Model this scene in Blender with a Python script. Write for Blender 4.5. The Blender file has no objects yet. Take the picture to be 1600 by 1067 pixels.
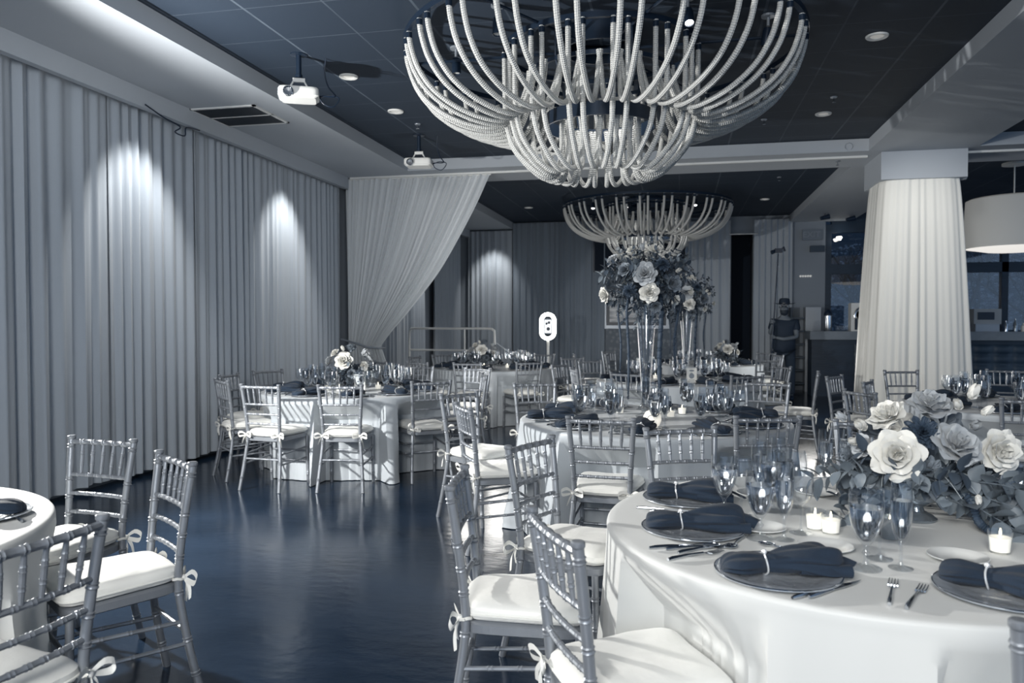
import bpy, math, random
from math import sin, cos, pi, radians, sqrt, hypot, atan2
from mathutils import Vector, Matrix, noise

# ------------------------------------------------------------------ camera, world, lights, exposure
S = bpy.context.scene
COL = S.collection
cam = bpy.data.cameras.new('camera'); camo = bpy.data.objects.new('camera', cam); COL.objects.link(camo)
cam.sensor_width = 36; cam.lens = 27.0; cam.clip_end = 200; cam.clip_start = .05
camo.location = (0, 0, 1.45); camo.rotation_euler = (radians(88.496), 0, radians(12.32))
cam.dof.use_dof = True; cam.dof.focus_distance = 4.0; cam.dof.aperture_fstop = 4.0
S.camera = camo
S.view_settings.view_transform = 'Standard'; S.view_settings.look = 'None'
S.view_settings.gamma = 1.0; S.view_settings.use_curve_mapping = False
S.view_settings.exposure = 0.62
W = bpy.data.worlds.new('world'); S.world = W; W.use_nodes = True
bg = W.node_tree.nodes['Background']; wn = W.node_tree.nodes; wl_ = W.node_tree.links
wtc = wn.new('ShaderNodeTexCoord'); wsp = wn.new('ShaderNodeSeparateXYZ'); wl_.new(wtc.outputs['Generated'], wsp.inputs[0])
wr = wn.new('ShaderNodeMapRange'); wr.inputs[1].default_value = -.6; wr.inputs[2].default_value = .45; wl_.new(wsp.outputs[1], wr.inputs[0])
wm = wn.new('ShaderNodeMixRGB'); wm.inputs[1].default_value = (.42, .60, .86, 1); wm.inputs[2].default_value = (.008, .016, .032, 1)   # dark dusk beyond bar windows; bright side is added blue fill through open rear
wl_.new(wr.outputs[0], wm.inputs[0]); wl_.new(wm.outputs[0], bg.inputs[0]); bg.inputs[1].default_value = .62
WARM = (1, .98, .935)

def lamp(kind, name, loc, target, energy, color=WARM, size=.1, angle=60, blend=.6):
    l = bpy.data.lights.new(name, kind); l.energy = energy; l.color = color
    if kind == 'SPOT': l.spot_size = radians(angle); l.spot_blend = blend; l.shadow_soft_size = size
    elif kind == 'AREA': l.shape = 'DISK'; l.size = size
    else: l.shadow_soft_size = size
    o = bpy.data.objects.new(name, l); COL.objects.link(o); o.location = loc
    d = Vector(target) - Vector(loc); o.rotation_euler = d.to_track_quat('-Z', 'Y').to_euler()
    return o

lamp('SPOT', 'photo_flash', (-4.45, 3.75, 1.75), (1.6, 5.4, 1.85), 600, WARM, .05, 150, .45)
lamp('AREA', 'bounce_flash', (-.8, -2.2, 3.0), (0.0, 6.5, 1.2), 235, WARM, 2.2)
lamp('SPOT', 'chandelier_light', (-.62, 6.04, 3.46), (-.62, 6.04, 0), 26, WARM, .12, 150, .8)
lamp('SPOT', 'chandelier_light', (-.60, 14.15, 3.46), (-.60, 14.15, 0), 34, WARM, .12, 160, .8)
lamp('POINT', 'fill_light', (-2.2, 8.6, .9), (0, 0, 0), 26, WARM, .4)  # three added fill points without fixtures, brightening ceiling and far end
lamp('POINT', 'fill_light', (-1.9, 13.2, .9), (0, 0, 0), 26, WARM, .4)
lamp('POINT', 'fill_light', (1.9, 11.9, 1.0), (0, 0, 0), 22, WARM, .3)
lamp('SPOT', 'curtain_spot', (-4.34, 6.18, 3.45), (-4.84, 6.15, 2.1), 95, WARM, .05, 72, .8)
lamp('SPOT', 'curtain_spot', (-4.34, 8.85, 3.45), (-4.84, 8.80, 2.1), 95, WARM, .05, 70, .8)
lamp('SPOT', 'curtain_spot', (-4.34, 13.6, 3.45), (-4.84, 13.6, 2.1), 80, WARM, .05, 72, .8)
lamp('SPOT', 'curtain_spot', (-4.1, 16.45, 3.46), (-4.15, 17.0, 2.0), 60, WARM, .05, 72, .8)
lamp('SPOT', 'column_spot', (2.6, 8.6, 3.50), (2.95, 10.4, 2.3), 60, WARM, .08, 80, 1)
lamp('SPOT', 'soffit_wash', (-3.3, 5.3, 2.3), (-4.05, 5.2, 3.54), 11, WARM, .3, 110, 1)

# ------------------------------------------------------------------ materials
MATS = {}
def mat(name, col=(.5, .5, .5), rough=.5, metal=0, bump=None, trans=0, ior=1.45, emit=None, var=None, sheen=0, alpha=1, spec=None, coat=0, braid=False, aniso_noise=None):
    if name in MATS: return MATS[name]
    m = bpy.data.materials.new(name); m.use_nodes = True; nt = m.node_tree; b = nt.nodes['Principled BSDF']; L = nt.links
    b.inputs['Base Color'].default_value = (*col, 1); b.inputs['Roughness'].default_value = rough; b.inputs['Metallic'].default_value = metal
    b.inputs['Transmission Weight'].default_value = trans; b.inputs['IOR'].default_value = ior
    b.inputs['Sheen Weight'].default_value = sheen; b.inputs['Coat Weight'].default_value = coat
    if spec is not None: b.inputs['Specular IOR Level'].default_value = spec
    if emit: b.inputs['Emission Color'].default_value = (*emit[0], 1); b.inputs['Emission Strength'].default_value = emit[1]
    b.inputs['Alpha'].default_value = alpha
    tc = nt.nodes.new('ShaderNodeTexCoord')
    if var:   # (scale, amount, stretch)
        n = nt.nodes.new('ShaderNodeTexNoise'); n.inputs['Scale'].default_value = var[0]; n.inputs['Detail'].default_value = 5
        mp = nt.nodes.new('ShaderNodeMapping'); mp.inputs['Scale'].default_value = var[2]
        L.new(tc.outputs['Object'], mp.inputs[0]); L.new(mp.outputs[0], n.inputs[0])
        mx = nt.nodes.new('ShaderNodeMixRGB'); mx.blend_type = 'MIX'
        mx.inputs[1].default_value = (*[c * (1 - var[1]) for c in col], 1); mx.inputs[2].default_value = (*[min(1, c * (1 + var[1])) for c in col], 1)
        L.new(n.outputs[0], mx.inputs[0]); L.new(mx.outputs[0], b.inputs['Base Color'])
    if bump:  # (scale, strength, stretch)
        n = nt.nodes.new('ShaderNodeTexNoise'); n.inputs['Scale'].default_value = bump[0]; n.inputs['Detail'].default_value = 4
        mp = nt.nodes.new('ShaderNodeMapping'); mp.inputs['Scale'].default_value = bump[2]
        L.new(tc.outputs['Object'], mp.inputs[0]); L.new(mp.outputs[0], n.inputs[0])
        bp = nt.nodes.new('ShaderNodeBump'); bp.inputs['Strength'].default_value = bump[1]; bp.inputs['Distance'].default_value = .01
        L.new(n.outputs[0], bp.inputs['Height']); L.new(bp.outputs[0], b.inputs['Normal'])
    MATS[name] = m
    return m

M = dict(
    chair=mat('silver_paint', (.245, .265, .295), .40, .45, var=(14, .12, (1, 1, 1)), bump=(60, .12, (1, 1, .3))),
    cushion=mat('ivory_satin', (.74, .74, .71), .42, sheen=.3, bump=(16, .35, (1, 1, 1))),
    ribbon=mat('ivory_ribbon', (.72, .72, .69), .4, bump=(60, .2, (1, 1, 1))),
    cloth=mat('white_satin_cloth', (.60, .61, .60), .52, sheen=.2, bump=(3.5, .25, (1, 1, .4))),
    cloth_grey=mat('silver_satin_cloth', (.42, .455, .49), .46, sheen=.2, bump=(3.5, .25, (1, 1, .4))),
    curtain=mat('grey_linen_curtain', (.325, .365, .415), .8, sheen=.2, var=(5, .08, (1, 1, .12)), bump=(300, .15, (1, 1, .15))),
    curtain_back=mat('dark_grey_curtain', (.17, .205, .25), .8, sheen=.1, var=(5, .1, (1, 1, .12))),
    drape=mat('pale_sheer_drape', (.58, .61, .635), .75, sheen=.2, bump=(200, .15, (1, 1, .15))),
    col_drape=mat('white_column_drape', (.72, .72, .69), .6, sheen=.2, bump=(200, .12, (1, 1, .15))),
    plaster=mat('white_plaster', (.385, .42, .465), .7, bump=(120, .08, (1, 1, 1)), var=(1.5, .05, (1, 1, 1))),
    wallp=mat('beige_wall', (.20, .23, .27), .8, var=(2, .06, (1, 1, 1))),
    dark=mat('black_plastic', (.008, .018, .038), .4),
    void=mat('unlit_black', (.004, .010, .022), .9),
    blackmetal=mat('black_metal', (.012, .024, .046), .35, .3),
    whitep=mat('white_plastic', (.68, .69, .68), .4),
    greyp=mat('grey_metal', (.28, .31, .35), .4, .4),
    chrome=mat('polished_steel', (.55, .58, .62), .16, 1),
    glass=None,
    water=mat('drinking_water', (.95, .97, 1), .0, trans=1, ior=1.33),
    charger=mat('glass_charger', (.36, .39, .43), .25, .15, coat=.5, bump=(28, .5, (1, 1, 1))),
    china=mat('white_china', (.72, .73, .72), .18),
    napkin=mat('navy_napkin', (.010, .021, .040), .9, sheen=.06, bump=(350, .3, (1, 1, 1)), var=(14, .3, (1, 1, 1))),
    ringm=mat('pearl_ring', (.8, .82, .84), .2, .4),
    wax=mat('candle_wax', (.85, .83, .76), .5, emit=((1, .93, .8), .35)),
    flame=mat('candle_flame', (1, .9, .7), .5, emit=((1, .88, .62), 6)),
    mercury=mat('mercury_glass', (.33, .37, .41), .16, .75, bump=(30, .6, (1, 1, 1)), var=(22, .5, (1, 1, 1))),
    rose_white=mat('white_petal', (.66, .655, .62), .55, sheen=.2, bump=(40, .15, (1, 1, 1))),
    rose_blush=mat('blush_petal', (.36, .385, .41), .55, sheen=.2, bump=(40, .15, (1, 1, 1))),
    rose_mid=mat('dusty_petal', (.17, .20, .235), .6, bump=(40, .2, (1, 1, 1))),
    rose_dark=mat('burgundy_petal', (.035, .055, .085), .6),
    leaf=mat('grey_green_leaf', (.13, .158, .185), .5, var=(9, .35, (1, 1, 1))),
    leaf_dark=mat('deep_green_leaf', (.045, .062, .085), .5, var=(9, .35, (1, 1, 1))),
    stem=mat('pale_stem', (.28, .31, .33), .6),
    card=mat('white_card', (.70, .70, .67), .6),
    print=mat('grey_print', (.2, .23, .27), .6),
    ledring=mat('lit_ring', (1, 1, .97), .4, emit=((1, .98, .92), 5)),
    screen=mat('lit_screen', (.5, .5, .5), .3, emit=((.9, .95, 1), .7)),
    screen_dark=mat('screen_figure', (.02, .03, .05), .4),
    lamplens=mat('lamp_lens', (1, 1, 1), .3, emit=((1, .97, .9), 7)),
    downl=mat('frosted_lens', (.6, .6, .58), .4, emit=((1, .97, .9), .12)),
    wood=mat('dark_bar_wood', (.012, .026, .048), .45, var=(3, .4, (1, 1, 4)), bump=(8, .3, (1, 1, 4))),
    stone=mat('bar_stone', (.17, .20, .235), .4, var=(6, .3, (1, 1, 1))),
    tuft=mat('dark_tufted_leather', (.024, .044, .072), .4),
    shade=mat('linen_shade', (.50, .52, .52), .8, bump=(180, .3, (1, 1, 1)), emit=((1, .96, .9), .05)),
    shade_in=mat('lit_diffuser', (.8, .8, .78), .6, emit=((1, .96, .9), .5)),
    skin=mat('skin', (.10, .12, .145), .55),
    shirt=mat('black_shirt', (.008, .018, .036), .8),
    jeans=mat('dark_trousers', (.022, .036, .058), .85),
    hair=mat('dark_hair', (.01, .018, .03), .7),
    bark=mat('bark', (.02, .03, .045), .9),
    ground=mat('outdoor_ground', (.03, .045, .07), .9),
    foliage=mat('outdoor_foliage', (.09, .115, .15), .8, var=(3, .6, (1, 1, 1))),
)

def glass_mat():
    m = bpy.data.materials.new('clear_glass'); m.use_nodes = True; nt = m.node_tree; nt.nodes.clear(); L = nt.links
    out = nt.nodes.new('ShaderNodeOutputMaterial'); mx = nt.nodes.new('ShaderNodeMixShader'); t = nt.nodes.new('ShaderNodeBsdfTransparent'); g = nt.nodes.new('ShaderNodeBsdfGlossy'); f = nt.nodes.new('ShaderNodeLayerWeight')
    p = nt.nodes.new('ShaderNodeMath'); a = nt.nodes.new('ShaderNodeMath')
    t.inputs[0].default_value = (.955, .965, .975, 1); g.inputs['Roughness'].default_value = .02; g.inputs[0].default_value = (1, 1, 1, 1)
    p.operation = 'POWER'; p.inputs[1].default_value = 3.2; a.operation = 'MULTIPLY_ADD'; a.inputs[1].default_value = .75; a.inputs[2].default_value = .055; a.use_clamp = True
    L.new(f.outputs['Facing'], p.inputs[0]); L.new(p.outputs[0], a.inputs[0]); L.new(a.outputs[0], mx.inputs[0]); L.new(t.outputs[0], mx.inputs[1]); L.new(g.outputs[0], mx.inputs[2]); L.new(mx.outputs[0], out.inputs[0]); return m
M['glass'] = glass_mat()
def node_mat(name, build, col, rough):
    m = mat(name, col, rough); build(m.node_tree, m.node_tree.nodes['Principled BSDF']); return m

def build_floor(nt, b):
    L = nt.links; tc = nt.nodes.new('ShaderNodeTexCoord'); n = nt.nodes.new('ShaderNodeTexNoise'); n.inputs['Scale'].default_value = .9; n.inputs['Detail'].default_value = 7
    mp = nt.nodes.new('ShaderNodeMapping'); mp.inputs['Scale'].default_value = (1, 1.6, 1); L.new(tc.outputs['Object'], mp.inputs[0]); L.new(mp.outputs[0], n.inputs[0])
    r = nt.nodes.new('ShaderNodeValToRGB'); r.color_ramp.elements[0].position = .35; r.color_ramp.elements[1].position = .75
    r.color_ramp.elements[0].color = (.004, .011, .024, 1); r.color_ramp.elements[1].color = (.013, .026, .050, 1)
    L.new(n.outputs[0], r.inputs[0]); L.new(r.outputs[0], b.inputs['Base Color'])
    n2 = nt.nodes.new('ShaderNodeTexNoise'); n2.inputs['Scale'].default_value = 9; n2.inputs['Detail'].default_value = 3; L.new(mp.outputs[0], n2.inputs[0])
    mr = nt.nodes.new('ShaderNodeMapRange'); mr.inputs[3].default_value = .10; mr.inputs[4].default_value = .26; L.new(n.outputs[0], mr.inputs[0]); L.new(mr.outputs[0], b.inputs['Roughness'])
    bp = nt.nodes.new('ShaderNodeBump'); bp.inputs['Strength'].default_value = .16; bp.inputs['Distance'].default_value = .01; L.new(n2.outputs[0], bp.inputs['Height']); L.new(bp.outputs[0], b.inputs['Normal'])
M['floor'] = node_mat('polished_dark_floor', build_floor, (.006, .014, .03), .15)

def build_tiles(nt, b):
    L = nt.links; tc = nt.nodes.new('ShaderNodeTexCoord'); sp = nt.nodes.new('ShaderNodeSeparateXYZ'); L.new(tc.outputs['Object'], sp.inputs[0])
    def mth(op, a, b_=None):
        n = nt.nodes.new('ShaderNodeMath'); n.operation = op
        for i, v in enumerate((a, b_)):
            if v is None: continue
            if isinstance(v, (int, float)): n.inputs[i].default_value = v
            else: L.new(v, n.inputs[i])
        return n.outputs[0]
    def line(out, off, pitch, w):
        f = mth('FRACT', mth('DIVIDE', mth('SUBTRACT', out, off), pitch)); d = mth('MINIMUM', f, mth('SUBTRACT', 1.0, f)); return mth('LESS_THAN', d, w)
    lx = line(sp.outputs[0], 1.81 - 6.1, 1.22, .008); ly = line(sp.outputs[1], 6.25 - 12.2, .61, .010)
    lx2 = line(sp.outputs[0], 1.20 - 6.1, 1.22, .006)
    n = nt.nodes.new('ShaderNodeTexNoise'); n.inputs['Scale'].default_value = 2.2; n.inputs['Detail'].default_value = 6; L.new(tc.outputs['Object'], n.inputs[0])
    ln = mth('MAXIMUM', lx, mth('MAXIMUM', mth('MULTIPLY', ly, .6), mth('MULTIPLY', lx2, .7)))
    fac = mth('MULTIPLY', ln, mth('MULTIPLY', mth('SUBTRACT', n.outputs[0], .15), 1.3))
    mx = nt.nodes.new('ShaderNodeMixRGB'); mx.inputs[1].default_value = (.014, .026, .046, 1); mx.inputs[2].default_value = (.11, .14, .18, 1)
    L.new(fac, mx.inputs[0]); L.new(mx.outputs[0], b.inputs['Base Color'])
    n3 = nt.nodes.new('ShaderNodeTexNoise'); n3.inputs['Scale'].default_value = 160; L.new(tc.outputs['Object'], n3.inputs[0])
    bp = nt.nodes.new('ShaderNodeBump'); bp.inputs['Strength'].default_value = .2; bp.inputs['Distance'].default_value = .005; L.new(n3.outputs[0], bp.inputs['Height']); L.new(bp.outputs[0], b.inputs['Normal'])
M['tiles'] = node_mat('black_ceiling_tiles', build_tiles, (.014, .028, .052), .75)

def build_rope(nt, b):
    L = nt.links; uv = nt.nodes.new('ShaderNodeUVMap'); sp = nt.nodes.new('ShaderNodeSeparateXYZ'); L.new(uv.outputs[0], sp.inputs[0])
    def mth(op, a, b_=None):
        n = nt.nodes.new('ShaderNodeMath'); n.operation = op
        for i, v in enumerate((a, b_)):
            if v is None: continue
            if isinstance(v, (int, float)): n.inputs[i].default_value = v
            else: L.new(v, n.inputs[i])
        return n.outputs[0]
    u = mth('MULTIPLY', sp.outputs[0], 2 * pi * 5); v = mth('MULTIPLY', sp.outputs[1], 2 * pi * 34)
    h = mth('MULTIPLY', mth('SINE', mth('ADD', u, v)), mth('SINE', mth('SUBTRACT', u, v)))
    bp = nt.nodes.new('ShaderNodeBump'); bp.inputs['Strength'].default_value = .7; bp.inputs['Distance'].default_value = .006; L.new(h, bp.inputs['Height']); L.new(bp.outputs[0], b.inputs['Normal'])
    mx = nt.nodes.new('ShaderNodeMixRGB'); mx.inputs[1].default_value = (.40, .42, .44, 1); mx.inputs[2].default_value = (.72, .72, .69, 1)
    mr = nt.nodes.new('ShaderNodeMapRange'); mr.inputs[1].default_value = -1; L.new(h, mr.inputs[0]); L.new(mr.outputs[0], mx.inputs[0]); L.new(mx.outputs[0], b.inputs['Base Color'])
M['rope'] = node_mat('braided_white_rope', build_rope, (.7, .7, .68), .6)

def build_damask(nt, b):
    L = nt.links; tc = nt.nodes.new('ShaderNodeTexCoord'); v = nt.nodes.new('ShaderNodeTexVoronoi'); v.inputs['Scale'].default_value = 11; L.new(tc.outputs['Object'], v.inputs[0])
    r = nt.nodes.new('ShaderNodeValToRGB'); r.color_ramp.elements[0].position = .25; r.color_ramp.elements[1].position = .5
    r.color_ramp.elements[0].color = (.11, .135, .17, 1); r.color_ramp.elements[1].color = (.055, .078, .108, 1); L.new(v.outputs[0], r.inputs[0]); L.new(r.outputs[0], b.inputs['Base Color'])
M['damask'] = node_mat('patterned_wallpaper', build_damask, (.09, .12, .15), .5)

# ------------------------------------------------------------------ helpers
class MB:
    def __init__(s): s.v = []; s.f = []; s.uv = {}; s.smooth = True
    def add(s, vs, fs):
        o = len(s.v); s.v += [tuple(p) for p in vs]; s.f += [tuple(i + o for i in f) for f in fs]; return s
    def box(s, x0, x1, y0, y1, z0, z1, rot=None):
        vs = [(x, y, z) for x in (x0, x1) for y in (y0, y1) for z in (z0, z1)]
        if rot: vs = [tuple(rot @ Vector(p)) for p in vs]
        return s.add(vs, [(0, 1, 3, 2), (4, 6, 7, 5), (0, 4, 5, 1), (2, 3, 7, 6), (0, 2, 6, 4), (1, 5, 7, 3)])
    def tube(s, pts, r, n=8, cap=True, uv=False):
        pts = [Vector(p) for p in pts]; k = len(pts); rs = r if isinstance(r, (list, tuple)) else [r] * k
        T = [(pts[min(i + 1, k - 1)] - pts[max(i - 1, 0)]).normalized() for i in range(k)]
        ref = Vector((0, 0, 1)) if abs(T[0].z) < .9 else Vector((1, 0, 0))
        N = (ref - T[0] * ref.dot(T[0])).normalized(); vs = []; o = len(s.v); ln = 0; lens = []
        for i in range(k):
            if i: N = (N - T[i] * N.dot(T[i])).normalized(); ln += (pts[i] - pts[i - 1]).length
            lens.append(ln); B = T[i].cross(N)
            for j in range(n):
                a = 2 * pi * j / n; vs.append(pts[i] + (N * cos(a) + B * sin(a)) * rs[i])
        fs = []
        for i in range(k - 1):
            for j in range(n):
                j2 = (j + 1) % n; fs.append((i * n + j, i * n + j2, (i + 1) * n + j2, (i + 1) * n + j))
                if uv: s.uv[len(s.f) + len(fs) - 1] = [(j / n, lens[i]), ((j + 1) / n, lens[i]), ((j + 1) / n, lens[i + 1]), (j / n, lens[i + 1])]
        if cap: fs.append(tuple(range(n))[::-1]); fs.append(tuple((k - 1) * n + j for j in range(n)))
        return s.add(vs, fs)
    def lathe(s, prof, n=24, c=(0, 0, 0), cap=False, sx=1, sy=1):
        vs = []; k = len(prof)
        for r, z in prof:
            for j in range(n): a = 2 * pi * j / n; vs.append((c[0] + r * cos(a) * sx, c[1] + r * sin(a) * sy, c[2] + z))
        fs = [(i * n + j, i * n + (j + 1) % n, (i + 1) * n + (j + 1) % n, (i + 1) * n + j) for i in range(k - 1) for j in range(n)]
        if cap: fs.append(tuple(range(n))[::-1]); fs.append(tuple((k - 1) * n + j for j in range(n)))
        return s.add(vs, fs)
    def grid(s, fn, nu, nv, flip=False, wrap=False):
        vs = [fn(i / (nu - 1 if not wrap else nu), j / (nv - 1)) for i in range(nu) for j in range(nv)]
        fs = []
        for i in range(nu if wrap else nu - 1):
            for j in range(nv - 1):
                i2 = (i + 1) % nu; q = (i * nv + j, i2 * nv + j, i2 * nv + j + 1, i * nv + j + 1); fs.append(q[::-1] if flip else q)
        return s.add(vs, fs)
    def xf(s, mtx, start=0):
        for i in range(start, len(s.v)): s.v[i] = tuple(mtx @ Vector(s.v[i]))
        return s
    def mesh(s, name, m, smooth=True):
        me = bpy.data.meshes.new(name); me.from_pydata(s.v, [], s.f)
        if s.uv:
            ul = me.uv_layers.new(name='UVMap')
            for fi, co in s.uv.items():
                p = me.polygons[fi]
                for li, c in zip(p.loop_indices, co): ul.data[li].uv = c
        if m: me.materials.append(m)
        if smooth:
            me.polygons.foreach_set('use_smooth', [True] * len(me.polygons))
            try: me.set_sharp_from_angle(angle=radians(38))
            except Exception: pass
        me.update(); return me
    def build(s, name, m, parent=None, smooth=True, loc=None):
        o = bpy.data.objects.new(name, s.mesh(name, m, smooth)); COL.objects.link(o)
        if parent: o.parent = parent
        if loc: o.location = loc
        return o

def tag(o, label=None, cat=None, group=None, kind=None):
    if label: o['label'] = label
    if cat: o['category'] = cat
    if group: o['group'] = group
    if kind: o['kind'] = kind
    return o
def empty(name, loc=(0, 0, 0), rz=0):
    o = bpy.data.objects.new(name, None); COL.objects.link(o); o.location = loc; o.rotation_euler = (0, 0, rz); o.empty_display_size = .1; return o
KIDS = {}
def kids(o):
    return [c for c in bpy.data.objects if c.parent is o]
class Proto:
    """a finished thing and the tree below it, for copying without bpy.ops"""
    def __init__(s, root): s.root = root; s.tree = s.scan(root); s.used = False
    def scan(s, o): return (o, [s.scan(c) for c in kids(o)])
    def put(s, loc, rz=0, label=None, cat=None, group=None, scale=None, rot=None):
        if not s.used: s.used = True; r = s.root
        else: r = s.cp(s.tree, None)
        r.location = loc; r.rotation_euler = rot if rot else (0, 0, rz)
        if scale: r.scale = (scale,) * 3
        for k in ('label', 'category', 'group'):
            if k in r: del r[k]
        return tag(r, label, cat, group)
    def cp(s, t, parent):
        c = t[0].copy(); COL.objects.link(c); c.parent = parent
        for k in t[1]: s.cp(k, c)
        return c

def cat_spline(P, n):
    P = [Vector(p) for p in P]; out = []; k = len(P) - 1
    for i in range(n):
        t = i / (n - 1) * k; a = min(int(t), k - 1); f = t - a
        p0, p1, p2, p3 = P[max(a - 1, 0)], P[a], P[a + 1], P[min(a + 2, k)]
        out.append(.5 * ((2 * p1) + (p2 - p0) * f + (2 * p0 - 5 * p1 + 4 * p2 - p3) * f * f + (3 * p1 - p0 - 3 * p2 + p3) * f ** 3))
    return out

# ------------------------------------------------------------------ structure
def struct(name, boxes, m):
    b = MB()
    for q in boxes: b.box(*q)
    o = b.build(name, m, smooth=False); o['kind'] = 'structure'; return o
struct('floor', [(-5.2, 10, -3, 18, -.1, 0)], M['floor'])
struct('ceiling', [(-5.2, 10, -3, 18, 3.69, 3.80)], M['tiles'])
struct('wall_left', [(-5.2, -5.0, -3, 18, 0, 3.69)], M['wallp'])
struct('trim_1', [(-5.0, -3.71, -3, 17.2, 3.54, 3.689)], M['plaster'])          # soffit along the curtains
struct('trim_2', [(-4.79, -4.72, -3, 10.46, 3.375, 3.54), (-4.79, -4.72, 10.64, 17.1, 3.375, 3.54)], M['plaster'])         # cornice board hiding the track
struct('trim_3', [(-3.71, 2.25, 10.18, 11.2, 3.54, 3.689), (3.47, 10, 10.18, 11.2, 3.54, 3.689)], M['plaster'])
struct('trim_4', [(2.25, 3.47, -3, 17.2, 3.54, 3.689)], M['plaster'])
struct('trim_5', [(-4.7, 2.3, 10.46, 10.50, 3.515, 3.54), (3.4, 9.5, 10.46, 10.50, 3.515, 3.54)], M['whitep'])   # curtain track
struct('wall_back', [(-5.0, 1.07, 17.15, 17.35, 0, 3.69), (1.52, 2.97, 17.15, 17.35, 0, 3.69), (1.07, 1.52, 17.15, 17.35, 3.32, 3.69)], M['wallp'])
struct('door_1', [(1.0, 1.6, 17.8, 17.85, 0, 3.4), (1.0, 1.07, 17.35, 17.8, 0, 3.4), (1.52, 1.6, 17.35, 17.8, 0, 3.4)], M['void'])
struct('window_frame', [(2.97, 3.09, 17.15, 17.3, 0, 3.47), (3.09, 9.5, 17.15, 17.3, 2.44, 2.64), (3.09, 9.5, 17.15, 17.3, 3.3, 3.69), (6.30, 6.42, 17.15, 17.3, .9, 3.3),
                        (4.6, 4.7, 17.15, 17.3, .9, 3.3), (8.1, 8.22, 17.15, 17.3, .9, 3.3), (3.09, 9.5, 17.15, 17.3, 0, .95)], M['wood']).name = 'window_1'
gl = MB().box(3.09, 9.5, 17.22, 17.23, .95, 3.3).build('window_2', M['glass'], smooth=False); gl['kind'] = 'structure'
struct('ground', [(-6, 60, 17.9, 60, -.2, -.05)], M['ground'])
# column: plain box head under the beam crossing, drape wrapped round it
struct('column_head', [(2.42, 3.39, 10.29, 11.19, 3.20, 3.545)], M['plaster']).name = 'trim_6'
struct('column_shaft', [(2.60, 3.20, 10.45, 11.05, 0, 3.20)], M['plaster']).name = 'trim_7'

def coldrape():
    rnd = random.Random(5); ph = [rnd.uniform(0, 6.28) for _ in range(6)]
    def f(u, v):
        th = u * 2 * pi; z = 3.23 - v * 3.21
        g = .5 * v ** .8
        sxx = .46 + .17 * v ** .75; syy = .42 + .16 * v ** .75
        k = 1 / ((abs(cos(th)) ** 5 + abs(sin(th)) ** 5) ** .2)
        fold = sin(th * 30 + ph[0] + 1.2 * sin(3 * th + ph[1])) * (.7 + .5 * sin(th * 7)) + .6 * sin(th * 21 + ph[2] + v) + .4 * sin(th * 55 + ph[3])
        a = .006 + .013 * v
        r = 1 + fold * a / .5 * (.7 + .3 * sin(th * 5 + ph[4]))
        return (2.905 + sxx * k * cos(th) * r, 10.75 + syy * k * sin(th) * r, z)
    o = MB().grid(f, 420, 26, wrap=True).build('column_drape', M['col_drape']); tag(o, 'long white gathered fabric drape wrapped around the square column', 'drape')
coldrape()

def curtain(name, label, axis, pos, a, b, z0, z1, wave=.15, amp=.045, seed=1, m=None, sign=1, group=None, lean=0, cat='curtain'):
    rnd = random.Random(seed); n = int((b - a) / .011); L = b - a
    p = [rnd.uniform(0, 6.28) for _ in range(8)]
    def f(u, v):
        t = a + u * L
        ph = 2 * pi * t / wave + 1.5 * sin(t * 2.1 + p[0]) + 1.1 * sin(t * 5.3 + p[1]) + .5 * sin(t * 11.7 + p[6]) + .25 * v * sin(t * 3.7 + p[7])
        s_ = sin(ph + .5 * sin(ph)) * (1 + .55 * sin(t * 3.1 + p[2])) + .38 * sin(ph * .53 + p[3] + .6 * v) + .22 * sin(ph * 2.2 + p[4] + v)
        o = amp * s_ * (.62 + .38 * v) * .55
        tt = t + .014 * sin(ph + p[5]) * v + lean * v * (u if lean > 0 else (1 - u))
        z = z1 + (z0 - z1) * v + (.008 * sin(t * 7) if v > .97 else 0)
        return (pos + sign * o, tt, z) if axis == 'x' else (tt, pos + sign * o, z)
    o = MB().grid(f, n, 14).build(name, m or M['curtain'])
    return tag(o, label, cat, group)
curtain('curtain', 'grey floor length curtain nearest the camera on left wall, plain and dim', 'x', -4.885, 1.8, 5.85, .05, 3.45, .21, .052, 1)
curtain('curtain', 'grey curtain panel brightly lit from above, right beside the dark seam on left wall', 'x', -4.885, 5.83, 7.08, .05, 3.45, .155, .045, 2)
curtain('curtain', 'long grey curtain on left wall from hanging cable to the gathered drape', 'x', -4.880, 7.03, 10.50, .05, 3.45, .14, .042, 3)
curtain('curtain', 'pale side curtain behind the gathered drape beyond the ceiling beam', 'x', -4.885, 11.0, 14.4, .05, 3.5, .17, .05, 4)
curtain('curtain', 'second side curtain near back corner behind metal railing', 'x', -4.885, 14.9, 16.8, .05, 3.5, .16, .05, 5)
curtain('curtain', 'pale curtain panel in the back left corner under the soffit', 'y', 17.03, -4.75, -3.72, .05, 3.50, .14, .045, 6)
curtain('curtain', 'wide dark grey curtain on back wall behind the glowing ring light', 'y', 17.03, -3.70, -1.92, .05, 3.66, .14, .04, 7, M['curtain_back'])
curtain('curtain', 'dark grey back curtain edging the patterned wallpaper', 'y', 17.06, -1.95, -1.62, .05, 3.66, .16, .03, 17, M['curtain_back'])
curtain('curtain', 'grey pleated curtain on back wall left of the black doorway', 'y', 17.03, .10, 1.05, .05, 3.60, .135, .045, 8)
curtain('curtain', 'grey pleated curtain on back wall right of black doorway, behind the man', 'y', 17.03, 1.53, 2.30, .05, 3.60, .135, .045, 9)
rod = MB().tube([(1.02, 17.0, 3.30), (1.6, 17.0, 3.30)], .012, 6)
tag(rod.build('curtain_rod', M['whitep']), 'short white curtain rod across the top of black doorway', 'curtain rod')

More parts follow.
